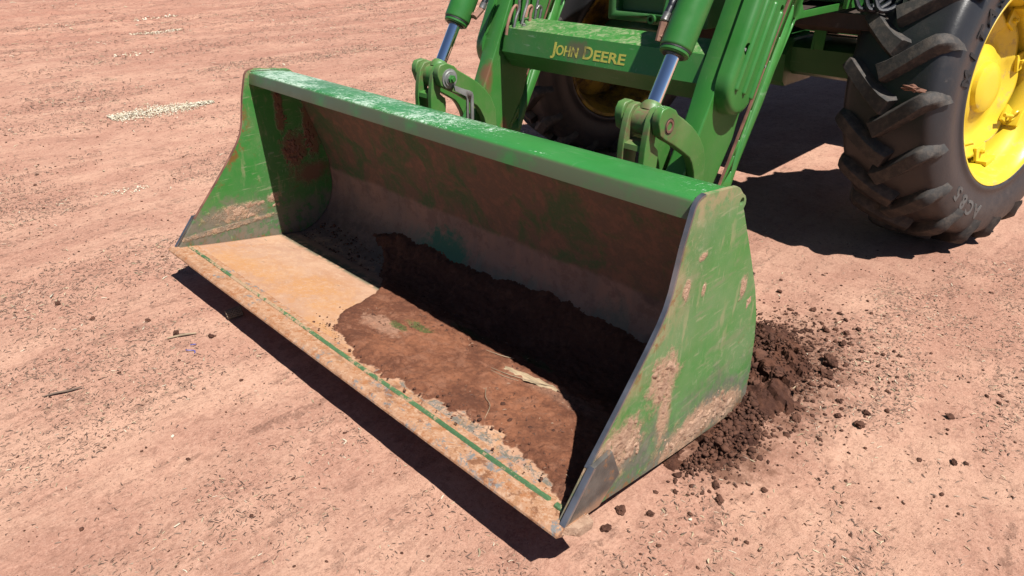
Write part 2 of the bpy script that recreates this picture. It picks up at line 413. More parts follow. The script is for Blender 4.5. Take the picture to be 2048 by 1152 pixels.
def soil_mat():
    n = N('bucket_soil'); X, Y, Z = n.sep()
    w = n.noise(5, 9, .62); w2 = n.noise(38, 9, .7); w3 = n.noise(190, 5, .75)
    dry = n.ramp(n.add(n.mul(w, .7), n.mul(w2, .3)), .42, .62)
    col = n.mix(dry, (0.165, 0.060, 0.032), (0.34, 0.135, 0.070))
    col = n.mix(n.mul(n.ramp(X, .72, 1.1, 1, 0), n.ramp(Y, .3, .1), .4), col, (.20, .12, .095))
    lt = n.maxs(n.spot((1.09, .30, .14), (.10, .045, .1), n.noise(30, 8, .7), .25), n.mul(n.spot((1.76, .455, .12), (.17, .030, .1), n.add(.3, n.mul(n.noise(18, 8, .7), .4)), .6), .6))
    col = n.mix(n.mul(lt, .85), col, (0.48, 0.27, 0.18))
    gp = n.maxs(n.spot((1.17, .40, .12), (.07, .02, .1), w2, .25), n.spot((1.13, .34, .12), (.045, .018, .1), w2, .2), n.spot((1.30, .53, .1), (.10, .022, .1), w2, .3), n.spot((1.60, .555, .1), (.07, .02, .1), w2, .3))
    col = n.mix(n.mul(gp, n.ramp(w3, .3, .5), .9), col, (0.075, 0.13, 0.035))
    # darker towards the back of the bucket, ragged boundary
    dark_zone = n.ramp(n.add(Y, n.mul(n.math('SUBTRACT', w, .5), .35)), .47, .60)
    col = n.mix(n.mul(dark_zone, .75), col, (0.070, 0.030, 0.021))
    cr = n.maxs(n.spot((.50, .86, .1), (.10, .06, .2), n.noise(16, 8, .7), .2), n.spot((.78, .84, .1), (.06, .03, .2), n.noise(18, 8, .7), .2))
    col = n.mix(cr, col, (0.25, 0.155, 0.125))
    tl = n.maxs(n.spot((.98, .86, .05), (.10, .07, .2), n.noise(16, 8, .7), .2), n.spot((.80, .95, .1), (.05, .05, .2), w2, .2))
    col = n.mix(tl, col, (0.06, 0.15, 0.115))
    f1 = n.noise(12, 10, .78, dist=.4); f2 = n.noise(70, 8, .82, dist=.6)
    col = n.mix(n.mul(n.ramp(f1, .50, .60), n.ramp(Y, .60, .45, .2, .6)), col, (0.36, 0.165, 0.10))
    col = n.mix(n.mul(n.ramp(f1, .48, .40), .45), col, (0.13, 0.052, 0.032))
    col = n.mix(n.mul(n.ramp(f2, .54, .60), .55), col, (0.085, 0.035, 0.024)); col = n.mix(n.mul(n.ramp(f2, .44, .38), n.ramp(Y, .60, .45), .4), col, (0.42, 0.19, 0.11))
    at = n.t.nodes.new('ShaderNodeAttribute'); at.attribute_name = 'depth'
    thin = n.mul(n.ramp(n.add(at.outputs['Fac'], n.mul(n.math('SUBTRACT', w2, .5), .003)), .0030, .0004), n.ramp(Y, .60, .45))
    col = n.mix(n.mul(thin, .85), col, n.mix(w2, (0.50, 0.28, 0.18), (0.62, 0.40, 0.27)))
    h = n.add(w2, n.mul(w3, .45))
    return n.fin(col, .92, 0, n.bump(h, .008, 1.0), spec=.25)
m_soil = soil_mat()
m_clod = mud_mat('clod_soil', (0.075, 0.032, 0.021), (0.165, 0.075, 0.048), bd=.003, sc=1.6)
m_pile = mud_mat('heap_soil', (0.070, 0.028, 0.018), (0.150, 0.062, 0.036), bd=.006)

def ground_mat():
    n = N('red_dirt'); X, Y, Z = n.sep()
    tr = n.noise(1, 8, .62, n.map((1.9, .42, 1), (0, 0, R(4))), dist=.4)
    tr2 = n.noise(1, 8, .7, n.map((11, 2.6, 1), (0, 0, R(8))), dist=.5)
    md = n.noise(3.3, 9, .68); fn = n.noise(30, 10, .78); gr = n.noise(170, 6, .8)
    col = n.mix(n.ramp(n.add(n.mul(md, .55), n.mul(tr, .45)), .40, .62), (0.525, 0.280, 0.202), (0.685, 0.408, 0.293))
    far = n.ramp(n.add(Y, n.mul(X, -.8)), 2.4, 9, 0, 1)
    col = n.mix(n.mul(far, n.ramp(tr, .36, .62, .6, .25)), col, (0.42, 0.20, 0.145))
    # dark chaff stains along the tracks
    dk = n.mul(n.ramp(tr2, .50, .66), n.ramp(fn, .45, .60))
    g3 = n.noise(75, 8, .82); g4 = n.noise(1, 7, .8, n.map((26, 15, 20), (0, 0, .3)))
    col = n.mix(n.mul(n.ramp(g3, .52, .60), .36), col, (0.27, 0.135, 0.095)); col = n.mix(n.mul(n.ramp(g3, .48, .42), .35), col, (0.76, 0.47, 0.355))
    col = n.mix(n.mul(n.ramp(g4, .525, .60), n.ramp(far, 0, 1, .35, .65)), col, (0.24, 0.12, 0.085))
    col = n.mix(n.mul(dk, .3), col, (0.20, 0.10, 0.072))
    sp = n.maxs(n.mul(n.ramp(n.voro(110), .24, .12), n.ramp(fn, .44, .54)), n.mul(n.ramp(gr, .60, .68), n.ramp(n.noise(6, 6), .42, .6)))
    col = n.mix(n.mul(sp, .6), col, (0.19, 0.095, 0.068))
    lt = n.mul(n.ramp(n.voro(55), .12, .06), n.ramp(n.noise(9, 4), .5, .62))
    col = n.mix(n.mul(lt, .6), col, (0.70, 0.56, 0.42))
    # moist, heavily trodden soil beside the heap
    st = n.maxs(n.spot((2.12, 1.15, 0), (.22, .42, .5), n.noise(14, 9, .7), .55), n.spot((2.2, .72, 0), (.14, .16, .5), n.noise(20, 8, .7), .5))
    col = n.mix(n.mul(st, .85), col, (0.16, 0.072, 0.045))
    dark_zone = n.spot((1.5, 2.6, 0), (1.1, .7, .5), n.noise(4, 7, .7), .6)  # darker ragged patch of dirt around the front axle
    col = n.mix(n.mul(dark_zone, .30), col, (0.26, 0.13, 0.095))
    crk = n.noise(1, 9, .75, n.map((3.2, 1.1, 1), (0, 0, R(6))), dist=1.0)
    rel = n.add(n.mul(fn, 1.1), n.mul(gr, .34), n.mul(tr2, .8), n.mul(dk, -.6))
    b1 = n.bump(rel, .009, .75, n.bump(n.add(crk, n.mul(tr, .5)), .05, .30))
    return n.fin(col, .95, 0, b1, spec=.15)
m_ground = ground_mat()

def rubber():
    n = N('tyre_rubber'); X, Y, Z = n.sep()
    w = n.noise(6, 9, .68); w2 = n.noise(26, 9, .72); w3 = n.noise(120, 5, .7)
    col = n.mix(w, (0.020, 0.021, 0.024), (0.040, 0.041, 0.045))
    lo = n.ramp(n.add(Z, n.mul(n.math('SUBTRACT', w, .5), .5)), .62, .10)
    d = n.add(n.mul(n.ramp(w, .50, .72), .16), n.mul(lo, n.ramp(w2, .34, .64), .30))
    col = n.mix(d, col, (0.17, 0.11, 0.08))
    dd = n.mul(n.ramp(n.noise(4.5, 8, .75), .60, .72), n.ramp(w2, .4, .6))
    col = n.mix(n.mul(dd, .5), col, (0.30, 0.25, 0.21))
    return n.fin(col, n.add(.37, n.mul(d, .8)), 0, n.bump(n.add(w2, n.mul(w3, .4)), .0015, .7), spec=.45)
m_rubber = rubber()
def lug_mat():
    n = N('tread_rubber'); w = n.noise(6, 9, .68); w2 = n.noise(30, 9, .72); w3 = n.noise(140, 5, .7)
    col = n.mix(w, (0.030, 0.029, 0.029), (0.062, 0.056, 0.052))
    col = n.mix(n.mul(n.ramp(w2, .42, .66), .5), col, (0.16, 0.125, 0.10))
    return n.fin(col, .72, 0, n.bump(n.add(w2, n.mul(w3, .6)), .002, .8), spec=.35)
m_lug = lug_mat()
m_groove = simple('tyre_recess', (0.016, 0.014, 0.014), .8)
m_letter = simple('tyre_letter', (0.115, 0.112, 0.108), .6)
def yellow():
    n = N('rim_yellow'); w = n.noise(7, 8, .65); w2 = n.noise(40, 7, .7)
    col = n.mix(w, (0.92, 0.66, 0.02), (1.0, 0.74, 0.04))
    d = n.add(n.mul(n.ramp(n.noise(13, 9, .75), .54, .66), .5), .10)
    col = n.mix(d, col, (0.50, 0.34, 0.17))
    return n.fin(col, n.add(.28, n.mul(d, .5)), 0, n.bump(w2, .0006, .5))
m_yellow = yellow()
def rim_shaded():  # far-wheel yellow painted dark for its deep shade, with brown stains
    n = N('shaded_stained_rim'); w = n.noise(9, 9, .75)
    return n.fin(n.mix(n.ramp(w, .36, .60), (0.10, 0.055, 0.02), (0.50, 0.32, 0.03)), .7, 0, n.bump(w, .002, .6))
m_rim_shaded = rim_shaded()
m_chrome = N('chrome').fin((0.86, 0.87, 0.9), .055, 1.0)
m_black = simple('black_rubber', (0.018, 0.018, 0.02), .55)
m_steel = simple('bare_steel', (0.36, 0.35, 0.34), .42, .75, .25, 60, .0006)
m_strap = simple('galvanised_strap', (0.40, 0.41, 0.40), .5, .5, .2, 60, .0005)
m_rusty = simple('rusty_steel', (0.24, 0.11, 0.075), .8, .1, .35, 60, .001)
m_copper = simple('dusty_fitting', (0.38, 0.20, 0.14), .7, .2, .25, 60, .0008)
m_hose = simple('hose', (0.012, 0.014, 0.022), .4)
m_brush = simple('worn_edge_steel', (0.42, 0.43, 0.45), .36, .9, .25, 30, .0005)
m_axle_dirt = simple('caked_axle', (0.055, 0.032, 0.022), .9, 0, .4, 20, .004)
m_decal = None
def decal():
    n = N('decal_yellow'); w = n.noise(60, 7, .7)
    sm = n.spot((1.0, 1.43, .935), (.055, .08, .03), n.noise(34, 6), .5)
    col = n.mix(n.ramp(w, .60, .68), (0.62, 0.56, 0.10), (0.15, 0.27, 0.06))
    col = n.mix(n.mul(sm, n.ramp(n.noise(45, 6), .42, .60), .85), col, (0.17, 0.13, 0.07))
    return n.fin(col, .45)
m_decal = decal()

# ================================================================== GROUND
def gz(x, y):
    """ground height (m)"""
    h = .010 * fbm(x * .9, y * .35, 3.1, 4) + .0035 * fbm(x * 9, y * 4, 1.7, 4) + .0018 * fbm(x * 38, y * 30, 5.0, 3)
    if -1.2 < x < 3.2 and -1.6 < y < 1.4: h += .022 * math.exp(-((y + .05) / .42) ** 2) * min(1, (x + 1.2) / .6, (3.2 - x) / .6)
    far = min(1.0, max(0.0, (-x - 4.5) / 3.0))
    h += far * .030 * fbm(x * 1.7, y * .8, 9.0, 5)
    if x < -6.5: h += min(1, (-x - 6.5) / 2) * (.05 * (1 - abs(fbm(x * .9, y * .5, 2.0, 5)) * 2) ** 3 * .6 + .02 * fbm(x * 6, y * 3, 4.0, 4))
    # heavy track ridge in the far left
    return h
def grid_mesh(name, xs, ys, zf, mat, **kw):
    X, Y = len(xs), len(ys); co = np.empty((X * Y, 3), np.float32); k = 0
    for y in ys:
        for x in xs:
            co[k] = (x, y, zf(x, y)); k += 1
    idx = np.arange(X * Y).reshape(Y, X)
    f = np.stack([idx[:-1, :-1], idx[:-1, 1:], idx[1:, 1:], idx[1:, :-1]], -1).reshape(-1, 4)
    me = bpy.data.meshes.new(name); me.vertices.add(len(co)); me.vertices.foreach_set('co', co.ravel())
    me.loops.add(f.size); me.loops.foreach_set('vertex_index', f.ravel().astype(np.int32))
    me.polygons.add(len(f)); me.polygons.foreach_set('loop_start', np.arange(0, f.size, 4, dtype=np.int32))
    me.update(calc_edges=True); me.polygons.foreach_set('use_smooth', np.ones(len(f), bool)); me.validate()
    return link(name, me, mat)
def axis(segs):
    o = []
    for a, b, s in segs: o += list(np.arange(a, b - 1e-6, s))
    o.append(segs[-1][1]); return o
gx = axis([(-90, -20, 5), (-22, -13, .14), (-13, -5, .07), (-5, -1.0, .04), (-1.0, 3.6, .017), (3.6, 6, .2), (6, 40, 4)])
gy = axis([(-40, -4, 4), (-4, -1.4, .2), (-1.4, 3.6, .017), (3.6, 9, .06), (9, 17, .15), (17, 90, 5)])
def gzz(x, y):
    if x < -22 or x > 3.7 or y < -1.6 or y > 17: return 0.0
    return gz(x, y)
ground = grid_mesh('ground', gx, gy, gzz, m_ground)
tag(ground, 'dry reddish dirt yard with tyre tracks and chaff', kind='structure')

# ================================================================== BUCKET
L = 2.15
bucket = thing('loader_bucket', (1.075, .94, 0), 'wide green steel loader bucket with dirt inside, standing open on the dirt', 'bucket')
T = .012
PROF = [(.03, .170), (.125, .283), (.24, .407), (.33, .509), (.372, .562), (.393, .597), (.408, .638), (.431, .745), (.452, .812), (.459, .833), (.468, .846), (.482, .853), (.50, .856),
        (.60, .843), (.652, .836), (.668, .828), (.690, .808), (.704, .799), (.713, .786), (.714, .773), (.706, .764), (.71, .757), (.754, .682), (.812, .582), (.879, .462),
        (.922, .359), (.945, .261), (.96, .14), (.962, .05), (.955, .012), (.939, .003), (.741, .033), (.486, .075), (.184, .130)]
def side_plate(x0, x1):
    bm = bmesh.new(); add_prism(bm, PROF, x0, x1, .0018, 2)
    o = bm_obj('side_plate', bm, m_plate, bucket)
    bm = bmesh.new(); add_prism(bm, circle((.690, .787), .0105, 20), x0 - .02, x1 + .02, 0); c = bm_obj('c', bm, None)
    c.location = (0, 0, 0)
    o.parent = None; o.location = (0, 0, 0); cut(o, [c]); o.parent = bucket; o.location = -bucket.location
    o.data.polygons.foreach_set('use_smooth', [False] * len(o.data.polygons))
    return o
spR = side_plate(L - T, L); spR['label'] = 'near side plate of the bucket, scraped green paint with caked tan mud'
spL = side_plate(0, T); spL['label'] = 'far side plate of the bucket, green with dried mud inside'
# worn bright edge strip on the front edge of each side plate
def edge_strip(x0, x1):
    bm = bmesh.new(); pts = PROF[1:13]
    off = .0016
    va = []; 
    P = [Vector(p) for p in pts]
    for i, p in enumerate(P):
        d = (P[min(i + 1, len(P) - 1)] - P[max(i - 1, 0)]).normalized(); nn = Vector((-d.y, d.x))
        q = p + nn * off; r = p - nn * (.004 if x0 > 1 else .0008)
        va.append([bm.verts.new((x0 - .0006, r.x, r.y)), bm.verts.new((x0, q.x, q.y)), bm.verts.new((x1, q.x, q.y)), bm.verts.new((x1 + .0006, r.x, r.y))])
    for a, b in zip(va, va[1:]):
        for k in range(3): bm.faces.new((a[k], b[k], b[k + 1], a[k + 1]))
        bm.faces.new((a[3], b[3], b[0], a[0]))
    bm.faces.new(va[0]); bm.faces.new(va[-1][::-1])
    return bm_obj('worn_edge', bm, m_brush if x0 > 1 else m_rusty, bucket)
edge_strip(L - T, L); edge_strip(0, T)
# wear plates welded on the front corners
for x0, x1, lab in ((L + .0005, L + .0145, 'bare steel wear plate on the near front corner'), (-.0145, -.0005, 'worn steel wear plate on the far front corner')):
    bm = bmesh.new(); add_prism(bm, [(.022, .172), (.128, .293), (.196, .300), (.235, .205), (.16, .15), (.11, .158)], x0, x1, .003, 2)
    n = N('wear_plate_steel'); w2 = n.noise(26, 8, .75); w = n.noise(8, 6)
    col = n.mix(n.ramp(w, .35, .65), (0.10, 0.095, 0.088), (0.22, 0.205, 0.185)); col = n.mix(n.mul(n.ramp(w2, .56, .64), .8), col, (0.36, 0.18, 0.08))
    zz = n.sep()[2]; col = n.mix(n.mul(n.ramp(n.add(zz, n.mul(w2, .06)), .225, .19), .9), col, (.50, .31, .20))
    o = bm_obj('wear_plate', bm, n.fin(col, .5, .35, n.bump(w2, .002, .8)), bucket); o['label'] = lab
    bm = bmesh.new(); e = [Vector((.022, .172)), Vector((.128, .293))]
    d = (e[1] - e[0]).normalized(); nn = Vector((-d.y, d.x))
    add_prism(bm, [tuple(e[0] + nn * .003), tuple(e[1] + nn * .003), tuple(e[1] - nn * .006), tuple(e[0] - nn * .006)], x0 - .001 if x0 > 0 else x0, x1 + .001, .001)
    bm_obj('worn_edge', bm, m_brush, bucket)
# cutting edge
def pl(y, z): return (y, z)
bm = bmesh.new()
sl_ = -.18
ce = [(-.002, .170), (.000, .1755), (.012, .1835), (.072, .1735), (.11, .1665), (.11, .150), (.02, .158)]
add_prism(bm, ce, -.014, L + .016, .0012, 2)
ced = bm_obj('cutting_edge', bm, m_edge, bucket)
# sloped end blocks of the cutting edge
for x0, x1 in ((L + .0015, L + .040), (-.038, -.0015)):
    bm = bmesh.new(); add_prism(bm, [(.006, .166), (.02, .181), (.095, .168), (.118, .160), (.112, .138), (.03, .150)], x0, x1, .004, 2)
    for v in bm.verts:
        if (x0 > 0 and v.co.x > x0 + .02) or (x0 < 0 and v.co.x < x1 - .02): v.co.y = .055 + (v.co.y - .055) * .62 + .012
    bm_obj('edge_corner', bm, m_tanmud if x0 > 0 else m_edge, bucket)
# weld bead (one running bead of overlapping ripples, two runs)
def bead(x0, x1, y, z, r, name='weld_bead'):
    bm = bmesh.new(); pts = []; rs = []
    x = x0
    while x < x1:
        pts.append((x, y + .0012 * math.sin(x * 9) + random.uniform(-.0004, .0004), z)); rs.append(r * (1 + .05 * math.sin(x * 420) + .12 * noise.noise(Vector((x * 30, 1, 1))))); x += .0042
    rs[0] = rs[-1] = r * .3
    add_tube(bm, pts, rs, 8); return bm_obj(name, bm, m_weld, bucket)
bead(.015, 2.085, .074, .1712, .0088); bead(2.098, 2.136, .070, .1735, .0100)
# inner shell: one curved sheet from the cutting edge up to the top
def arc(c, r, a0, a1, n): return [(c[0] + r * math.cos(R(a0 + (a1 - a0) * i / n)), c[1] + r * math.sin(R(a0 + (a1 - a0) * i / n))) for i in range(n + 1)]
SH = [(.072, .1725)]
for i in range(1, 13): y = .072 + i * (.585 - .072) / 12; SH.append((y, .1725 - .18 * (y - .072)))
ctr = (.583, .296)
SH += [(y, z) for y, z in arc(ctr, .216, -98, 2, 18)][1:]
SH += [(.797, .345), (.796, .40), (.775, .47), (.745, .56), (.715, .645), (.692, .71), (.672, .77), (.655, .815)]
def shell_obj():
    xs = np.linspace(T, L - T, 150); bm = bmesh.new(); rows = []
    for k, (y, z) in enumerate(SH):
        row = []
        for x in xs:
            dz = .0010 * fbm(x * 3, k * .15, 2.0, 3) if 1 < k < len(SH) - 2 else 0
            a = SH[max(k - 1, 0)]; b = SH[min(k + 1, len(SH) - 1)]; d = Vector((b[0] - a[0], b[1] - a[1])).normalized()
            row.append(bm.verts.new((x, y - d.y * dz, z + d.x * dz)))
        rows.append(row)
    for a, b in zip(rows, rows[1:]):
        for i in range(len(xs) - 1): bm.faces.new((a[i], a[i + 1], b[i + 1], b[i]))
    return bm_obj('shell', bm, m_shell, bucket, angle=60)
sh_o = shell_obj()
md = sh_o.modifiers.new('s', 'SOLIDIFY'); md.thickness = .008
md.offset = -1 if sh_o.data.polygons[0].normal.z > 0 else 1      # thickness grows to the outside of the bucket
# outer back skin and box stiffeners seen from behind
bm = bmesh.new()
add_prism(bm, [(.50, .084), (.72, .040), (.92, .012), (.945, .05), (.935, .20), (.905, .36), (.87, .455), (.80, .58), (.70, .765), (.694, .765), (.79, .575), (.862, .445), (.895, .35), (.925, .20), (.932, .055), (.91, .024), (.72, .052), (.50, .092)], T + .001, L - T - .001, 0)
bm_obj('back_skin', bm, m_shade_green, bucket)
# top rail: box section with down-turned front lip
bm = bmesh.new()
TR = [(.4825, .8405), (.488, .8435), (.500, .845), (.600, .836), (.655, .826), (.668, .815), (.715, .735), (.706, .730), (.655, .812), (.602, .826), (.50, .835), (.4895, .832), (.478, .795), (.470, .7965), (.478, .834)]
add_prism(bm, TR, T + .0005, L - T - .0005, .0012, 2)
top = bm_obj('top_rail', bm, m_top, bucket)
# weld seams between rail and plates
for x in (T + .004, L - T - .004):
    bm = bmesh.new(); add_tube(bm, [(x, y, z + .001) for y, z in ((.487, .8435), (.52, .8435), (.60, .836), (.655, .826))], .0045, 8); bm_obj('weld_bead', bm, m_top, bucket)
# hitch brackets at the back
for xc in (1.612, .538):
    for dx in (-.095, .075):
        bm = bmesh.new(); add_prism(bm, [(.93, .06), (1.10, .12), (1.11, .22), (1.04, .34), (1.03, .60), (.98, .62), (.80, .62), (.87, .47), (.92, .35)], xc + dx, xc + dx + .02, .003); bm_obj('hitch_bracket', bm, m_arm, bucket)

# caked mud as real relief on plates
def patch(name, org, u, v, nrm, su, sv, step, hf, mat, parent=None, label=None, kind=None):
    org = Vector(org); u = Vector(u); v = Vector(v); nrm = Vector(nrm)
    nu = int(su / step) + 1; nv = int(sv / step) + 1
    H = [[hf(i * step, j * step) for i in range(nu)] for j in range(nv)]
    bm = bmesh.new(); V = {}
    def vert(i, j):
        if (i, j) not in V: V[i, j] = bm.verts.new(org + u * (i * step) + v * (j * step) + nrm * max(H[j][i], -.001))
        return V[i, j]
    for j in range(nv - 1):
        for i in range(nu - 1):
            if max(H[j][i], H[j][i + 1], H[j + 1][i + 1], H[j + 1][i]) > 0:
                bm.faces.new((vert(i, j), vert(i + 1, j), vert(i + 1, j + 1), vert(i, j + 1)))
    o = bm_obj(name, bm, mat, parent, True, 80)
    if label: o['label'] = label
    if kind: o['kind'] = kind
    return o
def blob_h(cs, seed, amp=.006, fr=60):
    def f(a, b):
        k = max(1.15 - math.hypot((a - c[0]) / c[2], (b - c[1]) / c[3]) for c in cs)
        n1 = noise.fractal(Vector((a * fr, b * fr, seed)), .9, 2.1, 5); n2 = noise.fractal(Vector((a * 13, b * 13, seed + 4)), 1, 2, 3)
        h = k * .9 + n1 * .75 + n2 * .6 - .42
        return -.001 if h <= 0 else amp * (min(h, .30) * 1.5 + .30 * max(n1, -.6)) 
    return f
# near plate: u=+Y, v=+Z
def pm(cs, amp=.006, seed=1.0, x=L + .0003, nx=1, fr=60, mat=None):
    y0 = min(c[0] - c[2] for c in cs) - .03; y1 = max(c[0] + c[2] for c in cs) + .03
    z0 = min(c[1] - c[3] for c in cs) - .03; z1 = max(c[1] + c[3] for c in cs) + .03
    f = blob_h([(c[0] - y0, c[1] - z0, c[2], c[3]) for c in cs], seed, amp, fr)
    def g(a, b):
        y, z = a + y0, b + z0
        if z < .172 - .18 * (y - .03) + .012 or y < .035 + (z - .17) * .86 - .0 or y > .93: return -.001
        return f(a, b)
    return patch('caked_mud', (x, y0, z0), (0, 1, 0), (0, 0, 1), (nx, 0, 0), y1 - y0, z1 - z0, .0035, g, mat or m_tanmud, bucket)
pm([(.24, .285, .075, .05), (.17, .245, .035, .04), (.30, .25, .035, .045)], .006, 1.0)
pm([(.62, .115, .15, .035), (.75, .105, .07, .05), (.82, .085, .05, .035)], .006, 2.0)
pm([(.38, .425, .03, .022), (.45, .405, .03, .028), (.42, .36, .022, .05), (.395, .40, .02, .03)], .006, 3.0)
pm([(.44, .27, .012, .06)], .004, 4.0); pm([(.79, .505, .014, .035)], .005, 5.0); pm([(.53, .69, .018, .010)], .004, 6.0)
pm([(.56, .595, .010, .022)], .004, 7.5); pm([(.845, .44, .014, .02)], .004, 8.5); pm([(.475, .615, .012, .025)], .003, 9.5)
pm([(.31, .265, .07, .018), (.40, .275, .06, .016), (.37, .232, .03, .014)], .003, 11.0, T - .0003, 1)
pm([(.485, .29, .02, .02), (.50, .245, .02, .012)], .004, 12.0, T - .0003, 1)
pm([(.63, .48, .045, .06), (.66, .44, .02, .03)], .007, 13.0, T - .0003, 1, mat=m_brownmud)
pm([(.585, .69, .014, .09), (.60, .62, .014, .05)], .006, 14.0, T - .0003, 1, mat=m_brownmud)
pm([(.71, .52, .02, .07)], .005, 15.0, T - .0003, 1, mat=m_brownmud)

# soil lying in the bucket: relief laid over the shell profile
def soil_in_bucket():
    # arclength parametrisation of the shell
    P = [Vector(p) for p in SH]; acc = [0]
    for a, b in zip(P, P[1:]): acc.append(acc[-1] + (b - a).length)
    def at(s):
        for i in range(len(P) - 1):
            if s <= acc[i + 1]:
                t = (s - acc[i]) / (acc[i + 1] - acc[i]); q = P[i].lerp(P[i + 1], t); d = (P[i + 1] - P[i]).normalized(); return q, Vector((-d.y, d.x))
        return P[-1], Vector((-1, 0))
    # front and back boundaries (x -> arclength)
    fx = [.0, .55, .80, .86, .92, .96, 1.12, 1.39, 1.56, 1.68, 1.85, 1.97, 2.06, 2.14]
    fs = [.9, .66, .42, .31, .17, .11, .045, .035, .065, .065, .090, .082, .040, .025]
    bx = [.0, .20, .30, .55, .85, 1.13, 1.24, 1.45, 1.69, 1.9, 2.14]
    bs = [.0, .46, .66, .77, .77, .76, .78, .80, .79, .77, .75]
    step = .0062; xs = np.arange(T + .001, L - T, step); ss = np.arange(.01, .92, step)
    bm = bmesh.new(); V = {}; lay = bm.verts.layers.float.new('depth')
    fa = np.interp(xs, fx, fs); ba = np.interp(xs, bx, bs)
    H = np.zeros((len(ss), len(xs)))
    for i, x in enumerate(xs):
        for j, s in enumerate(ss):
            e = min((s - fa[i]) / .10, (ba[i] - s) / .12)
            n0 = noise.fractal(Vector((x * 4.2, s * 4.2, .3)), 1, 2, 3); n1 = noise.fractal(Vector((x * 15, s * 15, 1.3)), .95, 2, 5)
            n2 = noise.fractal(Vector((x * 60, s * 60, 7.3)), .8, 2.1, 4)
            rg = 1.0 if s < .45 else .45
            k = min(1.0, max(-1, e + (n1 * .30 + n0 * .12 + n2 * .14) * rg))
            body = .0065 + .006 * (n0 + .5) + .006 * abs(n1) + .0034 * n2
            if s > .48: body += .009 * min(1, (s - .48) / .15) * (.7 + .6 * n0)
            # slabs breaking: terraces
            tq = noise.fractal(Vector((x * 7, s * 9, 5.5)), 1, 2, 3); body += .0045 * (1 if tq > .12 else 0)
            for cx, cs_, rx, rs_ in ((1.17, .325, .05, .018), (1.13, .27, .03, .012), (1.30, .47, .07, .02), (1.60, .495, .05, .014), (1.0, .83, .09, .05)):
                if ((x - cx) / rx) ** 2 + ((s - cs_) / rs_) ** 2 < 1 + n1: body -= .006
            if not any(((x - q0) / q2) ** 2 + ((s - q1) / q3) ** 2 < 1.2 for q0, q1, q2, q3 in ((1.17, .325, .05, .018), (1.0, .83, .09, .05))): body = max(body, .0048)
            H[j, i] = body * (1 - (1 - min(1, k * 2.2)) ** 2) if k > 0 else -.0015
    def vert(i, j):
        if (i, j) not in V:
            q, nn = at(ss[j]); h = max(H[j, i], -.0015)
            V[i, j] = bm.verts.new((xs[i], q.x + nn.x * h, q.y + nn.y * h))
        return V[i, j]
    for j in range(len(ss) - 1):
        for i in range(len(xs) - 1):
            if H[j:j + 2, i:i + 2].max() > 0: bm.faces.new((vert(i, j), vert(i + 1, j), vert(i + 1, j + 1), vert(i, j + 1)))
    for (i, j), v in V.items(): v[lay] = float(max(H[j, i], 0.0))
    o = bm_obj('soil', bm, m_soil, None, True, 80)
    tag(o, 'dark reddish brown soil lying in the bottom of the green bucket', 'soil', kind='stuff')
soil_in_bucket()

# ================================================================== LOADER
loader = thing('front_loader', (1.075, 1.6, 0), 'green front loader frame with lettered cross tube and two tilt cylinders above the bucket', 'loader')
ARM = [(1.98, 1.75), (1.794, 1.75), (1.393, .90), (1.313, .73), (1.215, .55), (1.03, .30), (1.02, .20), (1.09, .14), (1.18, .17), (1.27, .215), (1.470, .504), (1.576, .665), (1.60, .75), (1.765, 1.10), (2.05, 1.75)]
ARM = [(2.07, 1.75)] + ARM[1:-1] + []
def arm(x0, x1, mat, sgn, lab):
    bm = bmesh.new(); add_prism(bm, ARM, x0, x1, .010, 3); a = bm_obj('loader_arm', bm, mat, loader, angle=45); a['label'] = lab
    return a
armR = arm(1.589, 1.667, m_arm, 1, 'near loader arm with ribbed oblong cover'); armL = arm(.483, .561, m_armL, -1, 'far loader arm')
# weld flange along the outer front edge of the near arm
for xo, par in ((1.667, armR), (.483, armL)):
    bm = bmesh.new(); s = 1 if xo > 1 else -1
    add_prism(bm, [(1.405, .945), (1.418, .955), (1.56, 1.22), (1.70, 1.55), (1.685, 1.55), (1.54, 1.22), (1.408, .965)], xo - s * .004 if s > 0 else xo - .010, xo + .010 if s > 0 else xo + .004, .003)
    o = bm_obj('flange', bm, m_arm, par)
    o.location = (0, 0, 0)
